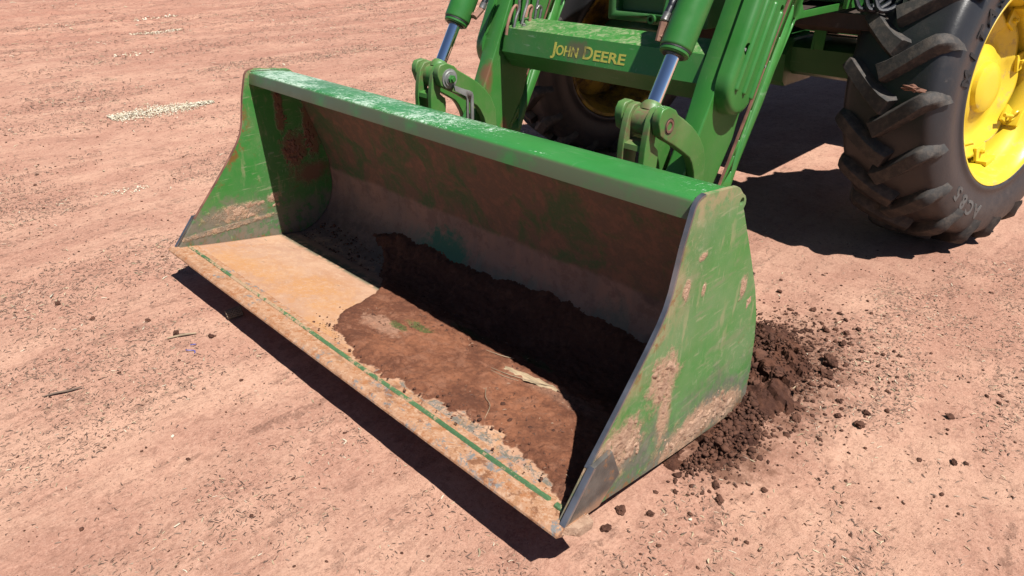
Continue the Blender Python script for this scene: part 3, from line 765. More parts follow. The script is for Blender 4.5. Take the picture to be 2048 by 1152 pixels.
# oblong cover
def cover(xb, s):
    bm = bmesh.new(); c0, c1 = (1.492, .888), (1.64, 1.20); r0 = .112; r1 = .100
    rings = []
    for k, (x, rr) in enumerate(((0, r0), (.030, r0 - .003), (.040, r0 - .005), (.048, r0 - .010), (.0525, r0 - .018), (.0535, r0 - .028))):
        rings.append([bm.verts.new((xb + s * x, y, z)) for y, z in capsule(c0, c1, rr, 14)])
    for a, b in zip(rings, rings[1:]):
        n_ = len(a)
        for i in range(n_): bm.faces.new((a[i], a[(i + 1) % n_], b[(i + 1) % n_], b[i]))
    bm.faces.new(rings[-1]); bm.faces.new(rings[0][::-1])
    o = bm_obj('cover_panel', bm, m_cover, None, angle=50)
    cs = []
    for y, z, r in ((1.472, 1.012, .021), (1.648, .935, .024), (1.690, 1.125, .013)):
        bm = bmesh.new(); add_prism(bm, circle((y, z), r, 20), xb + s * .026, xb + s * .09, 0); cs.append(bm_obj('c', bm, None))
    cut(o, cs); 
    try: o.data.set_sharp_from_angle(angle=R(40))
    except Exception: pass
    o.parent = loader; o.location = -loader.location
    u = Vector((.425, .905))
    for (y0, z0), ln in (((1.434, .885), .315), ((1.495, .862), .31), ((1.556, .835), .30)):
        a = Vector((y0, z0)); b = a + u * ln
        bm = bmesh.new(); rg = []
        for x, rr in ((.050, .0120), (.0575, .0105), (.0620, .0065), (.0628, .003)):
            rg.append([bm.verts.new((xb + s * x, y, z)) for y, z in capsule(a, b, rr, 8)])
        for p, q in zip(rg, rg[1:]):
            for i in range(len(p)): bm.faces.new((p[i], p[(i + 1) % len(p)], q[(i + 1) % len(p)], q[i]))
        bm.faces.new(rg[-1]); rb = bm_obj('rib', bm, m_cover, o, angle=70)
    for y, z in ((1.470, 1.010), (1.650, .930)):
        bm = bmesh.new(); add_lathe(bm, [(0, .0), (0, .011), (.007, .011), (.007, .006), (.014, .006), (.014, 0)], (xb + s * .034, y, z), (s, 0, 0), 6); bm_obj('bolt', bm, m_strap, o)
    return o
cover(1.667, 1); cover(.483, -1)
# parking stand folded along each arm
def stand(xa, xb):
    bm = bmesh.new()
    add_prism(bm, [(1.527, .470), (1.617, .440), (1.664, .555), (1.700, .620), (1.785, .765), (1.845, .885), (1.965, 1.08), (2.30, 1.72), (2.20, 1.75), (1.835, 1.067), (1.70, .783)], xa, xb, .0015)
    o = bm_obj('parking_stand', bm, m_arm, None)
    cs = []
    for (y, z) in ((1.600, .530), (1.605, .592), (1.630, .650), (1.626, .715), (1.690, .755), (1.78, .930), (1.83, 1.010), (1.90, 1.12)):
        bm = bmesh.new(); add_prism(bm, circle((y + .004, z), .0060, 14), xa - .02, xb + .02, 0); cs.append(bm_obj('c', bm, None))
    bm = bmesh.new(); add_prism(bm, [(1.905, 1.035), (1.925, 1.03), (1.945, 1.068), (1.925, 1.075)], xa - .02, xb + .02, 0); cs.append(bm_obj('c', bm, None))
    cut(o, cs); o.parent = loader; o.location = -loader.location
    return o
st = stand(1.655, 1.667); st['label'] = 'perforated green parking stand folded behind the near arm'
st2 = stand(.483, .495); st2['label'] = 'perforated green parking stand folded behind the far arm'
# rusty front edge of each stand plate
for a, b in ((1.6555, 1.6664), (.4836, .496)):
    bm = bmesh.new()
    add_prism(bm, [(1.5245, .470), (1.530, .474), (1.704, .786), (1.839, 1.07), (2.205, 1.75), (2.197, 1.75), (1.833, 1.070), (1.698, .788)], a, b, .001); bm_obj('stand_lip', bm, m_rusty, loader)
# bar running back from the stand to the mast
bm = bmesh.new(); add_prism(bm, [(1.955, 1.058), (1.99, 1.062), (2.166, 1.062), (2.42, 1.062), (2.42, 1.09), (2.166, 1.089), (2.015, 1.088), (1.985, 1.12), (1.975, 1.12)], 1.658, 1.666, .001)
bm_obj('stand_strut', bm, m_arm, loader)

# cross tube
X0, X1 = .5615, 1.574
CT = [(1.484, .818), (1.424, .883), (1.449, .977), (1.586, 1.008), (1.655, .965), (1.665, .86), (1.60, .805)]
bm = bmesh.new(); add_prism(bm, CT, X0, X1, .008, 3); tube = bm_obj('cross_tube', bm, m_tube, loader, angle=50)
# front cover sheet of the tube, bent over its top
bm = bmesh.new()
o_ = .004
SHEET = [(1.482 - .003, .816 - .004), (1.424 - .005, .883), (1.449 - .004, .977 + .004), (1.586, 1.008 + .005), (1.60, 1.006), (1.60, 1.002), (1.586, 1.0095), (1.449, .9785), (1.4225, .883), (1.482, .8175)]
add_prism(bm, SHEET, X0 + .012, X1 + .004, .0012); bm_obj('tube_cover', bm, m_tube, loader)
for xx in (.672, ):
    bm = bmesh.new(); add_lathe(bm, [(0, 0), (0, .012), (.003, .012), (.004, .0075), (.010, .0075), (.011, .006), (.011, 0)], (xx - .03, 1.49, .990), (0, -.22, .97), 12); bm_obj('bolt', bm, m_steel, loader)
# lettering
fdir = (Vector((0, 1.449, .977)) - Vector((0, 1.424, .883))).normalized(); fn = Vector((0, -fdir.z, fdir.y))
def text_mesh(name, s, size, mat, parent, ext=.0004, bold=.0):
    cu = bpy.data.curves.new(name, 'FONT'); cu.body = s; cu.size = size; cu.extrude = ext; cu.offset = bold; cu.resolution_u = 4
    o = bpy.data.objects.new(name, cu); COL.objects.link(o); bpy.context.view_layer.update()
    me = bpy.data.meshes.new_from_object(o.evaluated_get(bpy.context.evaluated_depsgraph_get())); bpy.data.objects.remove(o)
    me.materials.clear(); return me
tx = .866; ZB = .0215
M0 = Matrix(((1, 0, 0), (0, fdir.y, fn.y), (0, fdir.z, fn.z))).to_4x4()
def put_text(s, size, x, up, width):
    me = text_mesh('lettering', s, size, m_decal, None, .0003, .0013)
    xs_ = [v.co.x for v in me.vertices]; sx = width / (max(xs_) - min(xs_)); mn = min(xs_)
    for v in me.vertices: v.co.x = (v.co.x - mn) * sx
    o = link('lettering', me, m_decal, loader)
    p = Vector((x, 1.424, .883)) + fdir * up + fn * .0056
    o.matrix_local = Matrix.Translation(p - loader.location) @ M0
    return o
put_text('J', .070, .862, .0205, .024); put_text('OHN', .056, .889, .0205, .118); put_text('D', .070, 1.036, .0205, .047); put_text('EERE', .056, 1.090, .0205, .155)

# linkage on each arm
def pivot(xc, s):
    LK = [(.994, .838), (.997, .862), (1.010, .880), (1.045, .884), (1.087, .866), (1.103, .849), (1.134, .831), (1.202, .792), (1.238, .765), (1.272, .734), (1.299, .702), (1.325, .649), (1.33, .56), (1.34, .40), (1.30, .25), (1.22, .25),
          (1.262, .50), (1.264, .583), (1.252, .620), (1.230, .658), (1.210, .682), (1.156, .714), (1.091, .752), (1.044, .775), (1.008, .797)]
    for a, b, lab in ((xc + s * .057, xc + s * .088, None), (xc - s * .088, xc - s * .057, None)):
        bm = bmesh.new(); add_prism(bm, LK, min(a, b), max(a, b), .005, 3); bm_obj('guide_link', bm, m_link, loader, angle=50)
    FK = circle((1.045, .825), .052, 20)
    FK = [(1.022, .874), (1.000, .850), (.990, .815), (.984, .785), (.979, .75), (.974, .60), (.96, .42), (1.02, .36), (1.06, .44), (1.052, .62), (1.060, .715), (1.056, .733), (1.030, .755), (1.035, .785), (1.075, .80), (1.092, .83), (1.085, .862), (1.055, .878)]
    fork = None
    for a, b in ((xc + .031, xc + .055), (xc - .055, xc - .031)):
        bm = bmesh.new(); add_prism(bm, FK, a, b, .004, 3); o = bm_obj('bucket_link', bm, m_link, loader, angle=50)
    bm = bmesh.new(); add_prism(bm, [(.984, .757), (1.035, .768), (1.045, .752), (.981, .740)], xc - .032, xc + .032, .002); bm_obj('link_web', bm, m_link, loader)
    bm = bmesh.new(); add_prism(bm, [(.972, .56), (1.04, .56), (1.04, .545), (.971, .545)], xc - .032, xc + .032, .002)
    bm_obj('link_web', bm, m_link, loader)
    # rod eye + pin
    bm = bmesh.new(); add_lathe(bm, [(-.030, 0), (-.030, .046), (.030, .046), (.030, 0)], (xc, 1.055, .82), (1, 0, 0), 32); bm_obj('rod_eye', bm, m_link, loader)
    ax = Vector((0, .527, .850)); P0 = Vector((xc, 1.055, .82))
    bm = bmesh.new(); add_lathe(bm, [(.03, .0), (.03, .040), (.050, .038), (.062, .031), (.066, .026), (.066, 0)], P0, ax, 28); bm_obj('rod_collar', bm, m_link, loader)
    cyl = None
    bm = bmesh.new(); add_lathe(bm, [(.2425, 0), (.2425, .0515), (.2475, .0515), (.2475, 0)], P0, ax, 40); bm_obj('gland_seal', bm, m_black, loader)
    bm = bmesh.new(); add_lathe(bm, [(.229, 0), (.229, .036), (.2305, .0465), (.234, .0500), (.2420, .0505), (.2420, 0)], P0, ax, 40); bm_obj('gland', bm, m_cyl, loader)
    bm = bmesh.new(); add_lathe(bm, [(.2255, 0), (.2255, .036), (.2285, .038), (.2285, 0)], P0, ax, 40); bm_obj('gland_ring', bm, m_black, loader)
    bm = bmesh.new(); add_lathe(bm, [(.247, 0), (.247, .050), (.250, .0535), (.255, .0545), (.95, .0545), (.955, .05), (.955, 0)], P0, ax, 48); brl = bm_obj('cylinder_barrel', bm, m_cyl, loader, angle=40)
    bm = bmesh.new(); add_lathe(bm, [(.05, .0245), (.60, .0245)], P0, ax, 40); bm_obj('cylinder_rod', bm, m_chrome, loader)
    # outer pin end
    return P0, ax
PR = pivot(1.612, 1); PL = pivot(.538, -1)
bm = bmesh.new(); add_lathe(bm, [(0, .0), (0, .0135), (.004, .015), (.005, .0215), (.001, .0225), (-.004, .0225)], (1.6985, 1.055, .82), (1, 0, 0), 24); bm_obj('pin_end', bm, m_rusty, loader)
bm = bmesh.new(); add_lathe(bm, [(0, .019), (.0008, .0265), (-.002, .0275)], (1.7005, 1.055, .82), (1, 0, 0), 28); bm_obj('grease_ring', bm, m_axle_dirt, loader)
bm = bmesh.new(); add_lathe(bm, [(-.002, .0), (-.002, .040), (.004, .040), (.005, .033), (.010, .030), (.010, .022), (.013, .022), (.013, .0)], (.626, 1.055, .82), (1, 0, 0), 28); bm_obj('pin_washer', bm, m_strap, loader)
bm = bmesh.new(); add_lathe(bm, [(0, .0), (0, .018), (.010, .018), (.011, .011), (.020, .0105), (.020, 0)], (.638, 1.055, .82), (1, 0, 0), 6); bm_obj('pin_nut', bm, m_cyl, loader)
# bent slotted strap (level indicator)
bm = bmesh.new()
add_prism(bm, [(1.062, .795), (1.125, .768), (1.150, .760), (1.166, .750), (1.172, .735), (1.166, .48), (1.124, .48), (1.132, .728), (1.128, .738), (1.068, .770)], .640, .647, .001)
o = bm_obj('level_strap', bm, m_strap, None)
bm = bmesh.new(); add_prism(bm, capsule((1.146, .52), (1.149, .715), .0065, 8), .62, .67, 0); c = bm_obj('c', bm, None)
cut(o, [c]); o.parent = loader; o.location = -loader.location; o['label'] = 'bent grey slotted strap bolted to the far pivot'

# hose ends on the cylinders
def hose(x, pts, s):
    P = [Vector((x, y, z)) for y, z in pts]
    bm = bmesh.new(); add_tube(bm, [Vector((x - s * .035, pts[0][0] + .004, pts[0][1] - .004)), P[0]], .0125, 6); add_tube(bm, [P[0] + (P[0] - P[1]) * .35, P[1]], .0135, 8); bm_obj('hose_elbow', bm, m_copper, loader)
    bm = bmesh.new(); d = (P[3] - P[1])
    add_tube(bm, [P[1], P[1] + d * .08, P[1] + d * .5, P[2] + d * .12], [.010, .0145, .0140, .0150], 12); bm_obj('hose_ferrule', bm, m_steel, loader)
    bm = bmesh.new(); add_tube(bm, spline([P[2] + d * .10, P[3], P[4], P[4] + (P[4] - P[3]) * 4 + Vector((0, .05, 0))], 6), .0125, 12); bm_obj('hose', bm, m_hose, loader)
hose(1.545, ((1.191, 1.065), (1.204, 1.108), (1.219, 1.128), (1.236, 1.150), (1.265, 1.182)), -1)
hose(.610, ((1.232, 1.052), (1.262, 1.072), (1.275, 1.092), (1.292, 1.116), (1.315, 1.148)), 1)
# steel hydraulic pipes beside the far arm
for pts, mt in ((((1.415, .955), (1.425, 1.00), (1.450, 1.05), (1.475, 1.072), (1.487, 1.055), (1.480, 1.02)), m_copper),
            (((1.455, .97), (1.470, 1.02), (1.49, 1.06), (1.495, 1.12), (1.52, 1.25)), m_steel),
            (((1.500, .985), (1.515, 1.03), (1.535, 1.075), (1.545, 1.13), (1.57, 1.26)), m_steel),
            (((1.545, .99), (1.552, 1.03), (1.562, 1.058), (1.552, 1.066), (1.535, 1.055), (1.52, 1.02)), m_copper),
            (((1.575, 1.0), (1.585, 1.05), (1.600, 1.10), (1.63, 1.26)), m_steel),
            (((1.60, 1.0), (1.612, 1.035), (1.615, 1.055), (1.60, 1.062), (1.585, 1.05)), m_steel)):
    bm = bmesh.new(); add_tube(bm, spline([(.605 + .012 * (pts[0][0] - 1.41) / .03 * .35, y, z) for y, z in pts], 6), .0068, 10)
    bm_obj('hydraulic_pipe', bm, mt, loader)

# ================================================================== TRACTOR
tractor = thing('tractor', (1.075, 2.9, 0), 'green tractor front end with yellow rims and big lugged tyres behind the loader', 'tractor')
def wheel(name, loc, s, cm, mirror, phase):
    e = bpy.data.objects.new(name, None); COL.objects.link(e); e.parent = tractor
    n = Vector((math.cos(s), math.sin(s), 0)); a = Vector((-math.sin(s), math.cos(s), 0)); b = math.cos(cm) * Vector((0, 0, 1)) + math.sin(cm) * n
    nn = a.cross(b).normalized()
    if nn.dot(n) < 0: nn = -nn
    if mirror: nn = -nn
    M = Matrix((nn, a, b)).transposed().to_4x4(); M.translation = Vector(loc) - tractor.location
    e.matrix_local = M
    return e
RW, RT = .433, .722
TP = [(.004, .428), (.020, .436), (.024, .450), (.018, .475), (.028, .530), (.030, .575), (.020, .622), (.004, .652), (-.018, .666), (-.05, .672), (-.12, .677), (-.19, .679)]
TP = TP + [(-.38 - d, r) for d, r in TP[::-1][1:]]
def lathe_local(bm, prof, n): add_lathe(bm, prof, (0, 0, 0), (1, 0, 0), n)
# tyre
bm = bmesh.new(); sp = spline([(d, r, 0) for d, r in TP], 3); lathe_local(bm, [(p.x, p.y) for p in sp], 128)
tyre_me = bm_obj('tyre', bm, m_rubber).data; bpy.data.objects.remove(bpy.data.objects['tyre'])
def circpt(d, r, th): return Vector((d, r * math.cos(th), r * math.sin(th)))
def lug_mesh(inner):
    """one chevron lug, from the shoulder to the nose; angle 0 at the shoulder"""
    q = 1.30 if inner else 1.0
    st = [(.027, .592, .596, .017, -.004, 0), (.024, .614, .632, .0195, -.002, 0), (.014, .634, .667, .0215, .002, 0), (.002, .650, .695, .0235, .010 * q, 0), (-.020, .654, .712, .026, .024 * q, 0), (-.050, .660, .718, .027, .054 * q, 1), (-.085, .664, .7205, .0275, .090 * q, 1),
          (-.13, .666, .7225, .028, .134 * q, 1), (-.175, .668, .724, .030, .174 * q, 1), (-.214, .668, .7245, .034, .202 * q, 1)]
    bm = bmesh.new(); rings = []
    for k, (d, rb, rt, hw, t, _) in enumerate(st):
        dth = t * 1.02
        if k == 0: d0, t0 = st[1][0], st[1][4]
        # direction of the lug in (d, arc)
        kk = max(k, 4); a = st[kk - 1]; b = st[min(kk + 1, len(st) - 1)]
        dv = Vector((b[0] - a[0], (b[4] - a[4]) * 1.02 * .7)).normalized(); pv = Vector((-dv.y, dv.x))
        if pv.y < 0: pv = -pv
        def P(off, r): 
            dd = d + pv.x * off; th = dth + pv.y * off / .70
            x = dd if not inner else (-.38 - dd)
            return circpt(x, r, th)
        fl = .020; c = .004
        rings.append([bm.verts.new(P(-hw - fl, rb)), bm.verts.new(P(-hw - fl * .35, rb + (rt - rb) * .45)), bm.verts.new(P(-hw, rt - .004)), bm.verts.new(P(-hw + c, rt)),
                      bm.verts.new(P(hw - c, rt)), bm.verts.new(P(hw, rt - .004)), bm.verts.new(P(hw + fl * .35, rb + (rt - rb) * .45)), bm.verts.new(P(hw + fl, rb))])
    for a, b in zip(rings, rings[1:]):
        for i in range(7): bm.faces.new((a[i], a[i + 1], b[i + 1], b[i]))
    # nose
    last = rings[-1]; nose = []
    cd = st[-1][0]; ct = st[-1][4] * 1.02
    for k, v in enumerate(last):
        r = math.hypot(v.co.y, v.co.z); th = math.atan2(v.co.z, v.co.y)
        ex = (.016, .012, .004, .002, .002, .004, .012, .016)[k]
        x = v.co.x + (-ex if not inner else ex); nose.append(bm.verts.new(circpt(x, r - (.03 if k in (0, 7) else (.018 if k in (1, 6) else .002)), th + ex * .9)))
    for i in range(7): bm.faces.new((last[i], last[i + 1], nose[i + 1], nose[i]))
    bm.faces.new(nose); bm.faces.new(rings[0][::-1])
    o = bm_obj('lug', bm, m_lug, None, True, 38); me = o.data; bpy.data.objects.remove(o)
    return me
lug_o, lug_i = lug_mesh(False), lug_mesh(True)
# rim
RIM = [(.016, .420), (.020, .432), (.012, .437), (.004, .430), (.000, .418), (-.030, .408), (-.045, .398), (-.070, .392), (-.085, .378), (-.14, .372), (-.20, .374), (-.26, .372), (-.30, .392), (-.34, .402), (-.38, .415), (-.392, .432), (-.398, .428), (-.394, .410),
       (-.34, .392), (-.26, .364), (-.14, .364), (-.09, .368), (-.075, .382), (-.045, .388), (-.020, .400), (.008, .410), (.016, .420)]
bm = bmesh.new(); lathe_local(bm, RIM, 96); o = bm_obj('rim', bm, m_yellow, None, True, 40); rim_me = o.data; bpy.data.objects.remove(o)
def disc_mesh():
    bm = bmesh.new(); n = 160; rings = []
    prof = [(-.125, .09, 0), (-.125, .125, 0), (-.140, .15, 0), (-.165, .205, 0), (-.165, .235, .1), (-.150, .262, .5), (-.132, .295, 1.0), (-.130, .308, 1.0)]
    for d, r, lobe in prof:
        ring = []
        for i in range(n):
            th = 2 * math.pi * i / n; q = (math.cos(th * 8) * .5 + .5) ** .6
            ring.append(bm.verts.new(circpt(d, r + lobe * (.034 * q - .012), th)))
        rings.append(ring)
    for a, b in zip(rings, rings[1:]):
        for i in range(n): bm.faces.new((a[i], a[(i + 1) % n], b[(i + 1) % n], b[i]))
    c = bm.verts.new((-.125, 0, 0))
    for i in range(n): bm.faces.new((rings[0][i], c, rings[0][(i + 1) % n]))
    o = bm_obj('wheel_disc', bm, m_yellow, None, True, 40)
    md = o.modifiers.new('s', 'SOLIDIFY'); md.thickness = .012; md.offset = 0
    bpy.context.view_layer.update(); me = bpy.data.meshes.new_from_object(o.evaluated_get(bpy.context.evaluated_depsgraph_get())); bpy.data.objects.remove(o); return me
disc_me = disc_mesh()
def hub_mesh():
    bm = bmesh.new(); lathe_local(bm, [(-.34, .15), (-.13, .118), (-.100, .108), (-.090, .09), (-.087, .05), (-.086, 0)], 40); o = bm_obj('hub', bm, m_yellow, None, True, 40); me = o.data; bpy.data.objects.remove(o); return me
hub_me = hub_mesh()
def bracket_mesh():
    bm = bmesh.new()
    add_box(bm, (-.105, 0, .362), (.070, .080, .022), None, .004); add_box(bm, (-.122, 0, .330), (.014, .080, .085), None, .004)
    add_lathe(bm, [(0, .0), (0, .012), (.012, .012), (.013, .008), (.020, .0075), (.020, 0)], (-.115, 0, .318), (1, 0, 0), 6)
    o = bm_obj('rim_bracket', bm, m_yellow, None, True, 40); me = o.data; bpy.data.objects.remove(o); return me
br_me = bracket_mesh()
def make_wheel(loc, s, cm, mirror, ph_o, ph_i, nl=19):
    e = wheel('wheel', loc, s, cm, mirror, 0)
    link('tyre', tyre_me, None, e); link('rim', rim_me, None, e); link('wheel_disc', disc_me, None, e); link('hub', hub_me, None, e)
    for k in range(nl):
        for me, ph in ((lug_o, ph_o), (lug_i, ph_i)):
            o = link('lug', me, None, e); o.rotation_euler = (R(ph + k * 360 / nl), 0, 0)
    for k in range(8):
        o = link('rim_bracket', br_me, None, e); o.rotation_euler = (R(k * 45 + 240), 0, 0)
    return e
WN = make_wheel((2.294, 2.920, .744), -.2268, -.1304, False, 156.5 + .8, 164 + .8)
WN['label'] = 'near front wheel with yellow rim, steered towards the bucket'
WF = make_wheel((-.115, 2.920, .744), -.2268, .12, True, 150, 158)
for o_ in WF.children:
    if o_.name.split('.')[0] in ('rim', 'wheel_disc', 'hub', 'rim_bracket'): o_.data = o_.data.copy(); o_.data.materials[0] = m_rim_shaded
    if o_.name.startswith('wheel_disc'): o_.scale = (1, 1.2, 1.2)
WF['label'] = 'far front wheel in the shade under the tractor'
# raised lettering on the near tyre sidewall
def tyre_text(s, size, r, th0, mat, ext, adv, name='tyre_lettering', d=.030, tilt=0):
    for k, ch in enumerate(s):
        me = text_mesh(name, ch, size, mat, None, ext, size * .03)
        xs_ = [v.co.x for v in me.vertices]; cx = (max(xs_) + min(xs_)) / 2
        for v in me.vertices: v.co.x -= cx
        o = link(name, me, mat, WN)
        th = R(th0 - adv * k)                           # clockwise seen from outside
        up = Vector((0, math.cos(th), math.sin(th)))      # letter top points outward
        nx = Vector((1, 0, 0)); rt = up.cross(nx)
        sl2 = (nx * 1 + up * tilt).normalized(); up2 = sl2.cross(rt) if sl2.cross(rt).dot(up) > 0 else rt.cross(sl2)
        M = Matrix((rt, up2, sl2)).transposed().to_4x4(); M.translation = Vector((d, 0, 0)) + up * r
        o.matrix_local = M
tyre_text('AC85', .090, .525, 250, m_letter, .0018, 8.0, d=.0305, tilt=.03)
tyre_text('MITAS', .092, .458, 169, m_groove, .0008, 10.2, d=.0250, tilt=-.06)
# ring bolt and a few small fittings inside the rim
bm = bmesh.new()
rc = circpt(-.085, .325, R(330)); pts = [rc + Vector((.012 * math.cos(a), 0, 0)) + Vector((0, .022 * math.sin(a), .022 * math.cos(a))) for a in [2 * math.pi * i / 16 for i in range(17)]]
add_tube(bm, pts, .0062, 8, False); add_tube(bm, [rc + Vector((0, -.022, 0)), rc + Vector((-.012, -.075, .01))], .009, 8)
bm_obj('ring_bolt', bm, m_yellow, WN)
bm = bmesh.new(); add_tube(bm, [circpt(-.03, .385, R(214)), circpt(.0, .370, R(213)), circpt(.022, .366, R(212))], [.006, .005, .004], 8); bm_obj('valve_stem', bm, m_yellow, WN)

def box_part(name, c, s, mat, rot=None, bev=.01, parent=None):
    bm = bmesh.new(); add_box(bm, c, s, rot, bev); return bm_obj(name, bm, mat, parent or tractor)
# front axle: fabricated beam with drop ends
bm = bmesh.new()
axp = [(2.62, .745), (2.60, .86), (2.64, .885), (2.88, .885), (2.92, .86), (2.90, .745), (2.86, .725), (2.66, .725)]
add_prism(bm, axp, .25, 1.90, .01, 2); ax_o = bm_obj('front_axle', bm, m_shade_green, tractor)
bm = bmesh.new(); add_prism(bm, [(2.56, .70), (2.545, .83), (2.60, .90), (2.94, .90), (2.96, .83), (2.94, .70), (2.9, .67), (2.6, .67)], .82, 1.40, .012, 2); bm_obj('axle_housing', bm, m_shade_green, tractor)
# stop plate on the axle, seen sunlit
bm = bmesh.new(); add_prism(bm, [(2.575, .86), (2.585, .975), (2.60, .985), (2.72, .97), (2.80, .885)], 1.50, 1.512, .002)
add_box(bm, (1.532, 2.585, .922), (.052, .010, .118), None, .002); bm_obj('axle_bracket', bm, m_arm, tractor)
# steering cylinder rod
bm = bmesh.new(); add_lathe(bm, [(0, .0), (0, .017), (.50, .017)], (1.45, 2.67, .935), (1, 0, 0), 24); bm_obj('steering_rod', bm, m_chrome, tractor)
bm = bmesh.new(); add_lathe(bm, [(0, .0), (0, .032), (.20, .032), (.20, 0)], (1.68, 2.67, .935), (1, 0, 0), 24); bm_obj('steering_joint', bm, m_black, tractor)
# front casting with pockets
bm = bmesh.new(); add_box(bm, (1.075, 2.15, 1.12), (.52, .56, .24), None, .014)
cst = bm_obj('front_casting', bm, m_shade_green, None); cs = []
for c, s in (((.985, 1.86, 1.105), (.255, .14, .13)), ((1.195, 1.86, 1.12), (.12, .12, .10))):
    bm = bmesh.new(); add_box(bm, c, s, None, .012); cs.append(bm_obj('c', bm, None))
bm = bmesh.new(); add_lathe(bm, [(-.05, 0), (-.05, .028), (.05, .028), (.05, 0)], (1.056, 1.87, 1.005), (0, 1, 0), 20); cs.append(bm_obj('c', bm, None))
cut(cst, cs); cst.parent = tractor; cst.location = -tractor.location
for x, z in ((1.062, 1.02), (1.30, 1.075)):
    bm = bmesh.new(); add_lathe(bm, [(0, .010), (0, .020), (.02, .020), (.02, .010)], (x, 1.855, z), (0, 1, 0), 20); bm_obj('casting_boss', bm, m_shade_green, tractor)
box_part('frame_rail', (.83, 3.2, 1.06), (.05, 1.9, .24), m_shade_green); box_part('frame_rail', (1.32, 3.2, 1.06), (.05, 1.9, .24), m_shade_green)
box_part('engine_block', (1.075, 3.2, 1.0), (.40, 1.5, .42), m_axle_dirt, None, .03)
bm = bmesh.new(); add_prism(bm, [(1.95, 1.26), (1.92, 1.55), (2.15, 1.80), (4.2, 1.95), (4.2, 1.20), (2.4, 1.20)], .66, 1.49, .05, 3); bm_obj('hood', bm, m_arm, tractor)
bm = bmesh.new(); add_prism(bm, [(4.22, .95), (4.22, 1.9), (4.6, 2.75), (6.2, 2.75), (7.2, 1.9), (7.2, .95)], .35, 1.80, .05, 3); bm_obj('unseen_cab_block', bm, m_black, tractor)  # unseen rear body, lengthened to shade the ground behind the axle
bm = bmesh.new(); add_prism(bm, [(4.12, .52), (4.10, 1.25), (5.0, 1.30), (5.0, .50)], 1.42, 2.10, .06, 3); bm_obj('unseen_side_box', bm, m_black, tractor)  # unseen box added beside the tractor to shade the ground
bm = bmesh.new(); add_prism(bm, [(4.12, .52), (4.10, 1.25), (5.0, 1.30), (5.0, .50)], .05, .73, .06, 3); bm_obj('unseen_side_box', bm, m_black, tractor)  # mirrored copy of the added box on the far side
# loader mast plates and cross member above the axle
box_part('mast_plate', (1.69, 2.62, 1.22), (.018, .50, .30), m_arm, None, .003); box_part('mast_plate', (.46, 2.62, 1.22), (.018, .50, .30), m_arm, None, .003)
box_part('mast_beam', (1.52, 2.62, 1.17), (.36, .22, .18), m_shade_green)
box_part('mast_beam', (.63, 2.62, 1.17), (.36, .22, .18), m_shade_green)
bm = bmesh.new(); add_prism(bm, [(2.40, .99), (2.40, 1.05), (2.9, 1.09), (2.9, .94), (2.62, .94)], 1.42, 1.86, .02, 2); bm_obj('fender_support', bm, m_axle_dirt, tractor)
box_part('belly_plate', (1.075, 3.9, .85), (.9, 1.6, .25), m_axle_dirt, None, .03)
for x in (1.80, 1.84, 1.88):
    bm = bmesh.new(); add_tube(bm, spline([(x - .1, 2.42, 1.15), (x - .05, 2.38, 1.075), (x, 2.45, 1.10), (x + .02, 2.6, 1.2)], 5), .011, 8); bm_obj('hose', bm, m_hose, tractor)

# ================================================================== LOOSE SOIL AND DEBRIS ON THE GROUND
def heap():
    cs = [(2.09, 1.18, .16, .23, .070), (2.18, 1.07, .10, .16, .062), (2.01, 1.34, .12, .15, .042), (2.19, .78, .085, .14, .042), (2.15, .62, .055, .11, .024), (2.14, .93, .09, .13, .042), (2.215, 1.14, .065, .09, .042), (2.235, .70, .045, .06, .018)]
    def f(a, b):
        x, y = a + 1.75, b + .40
        k = max(c[4] * max(-.4, 1 - ((x - c[0]) / c[2]) ** 2 * .8 - ((y - c[1]) / c[3]) ** 2 * .8) for c in cs)
        n1 = noise.fractal(Vector((x * 9, y * 9, 2)), 1, 2, 3); n2 = noise.fractal(Vector((x * 32, y * 32, 4)), .8, 2.1, 4)
        cell = noise.cell(Vector((x * 17 + n1 * 1.2, y * 17 + n2 * .6, 1)))
        h = k + .020 * n1 + .011 * n2 + (.026 * (cell - .4) if k > .006 else 0) - .008
        if (x - 2.15) ** 2 < 0: pass
        return h if h > 0 else -.001
    o = patch('soil_heap', (1.75, .40, .001), (1, 0, 0), (0, 1, 0), (0, 0, 1), .68, 1.32, .0055, f, m_pile)
    o.data.polygons.foreach_set('use_smooth', [False] * len(o.data.polygons))
    tag(o, 'crumbly dark brown soil heap spilled beside the heel of the bucket', 'soil heap', kind='stuff')
heap()

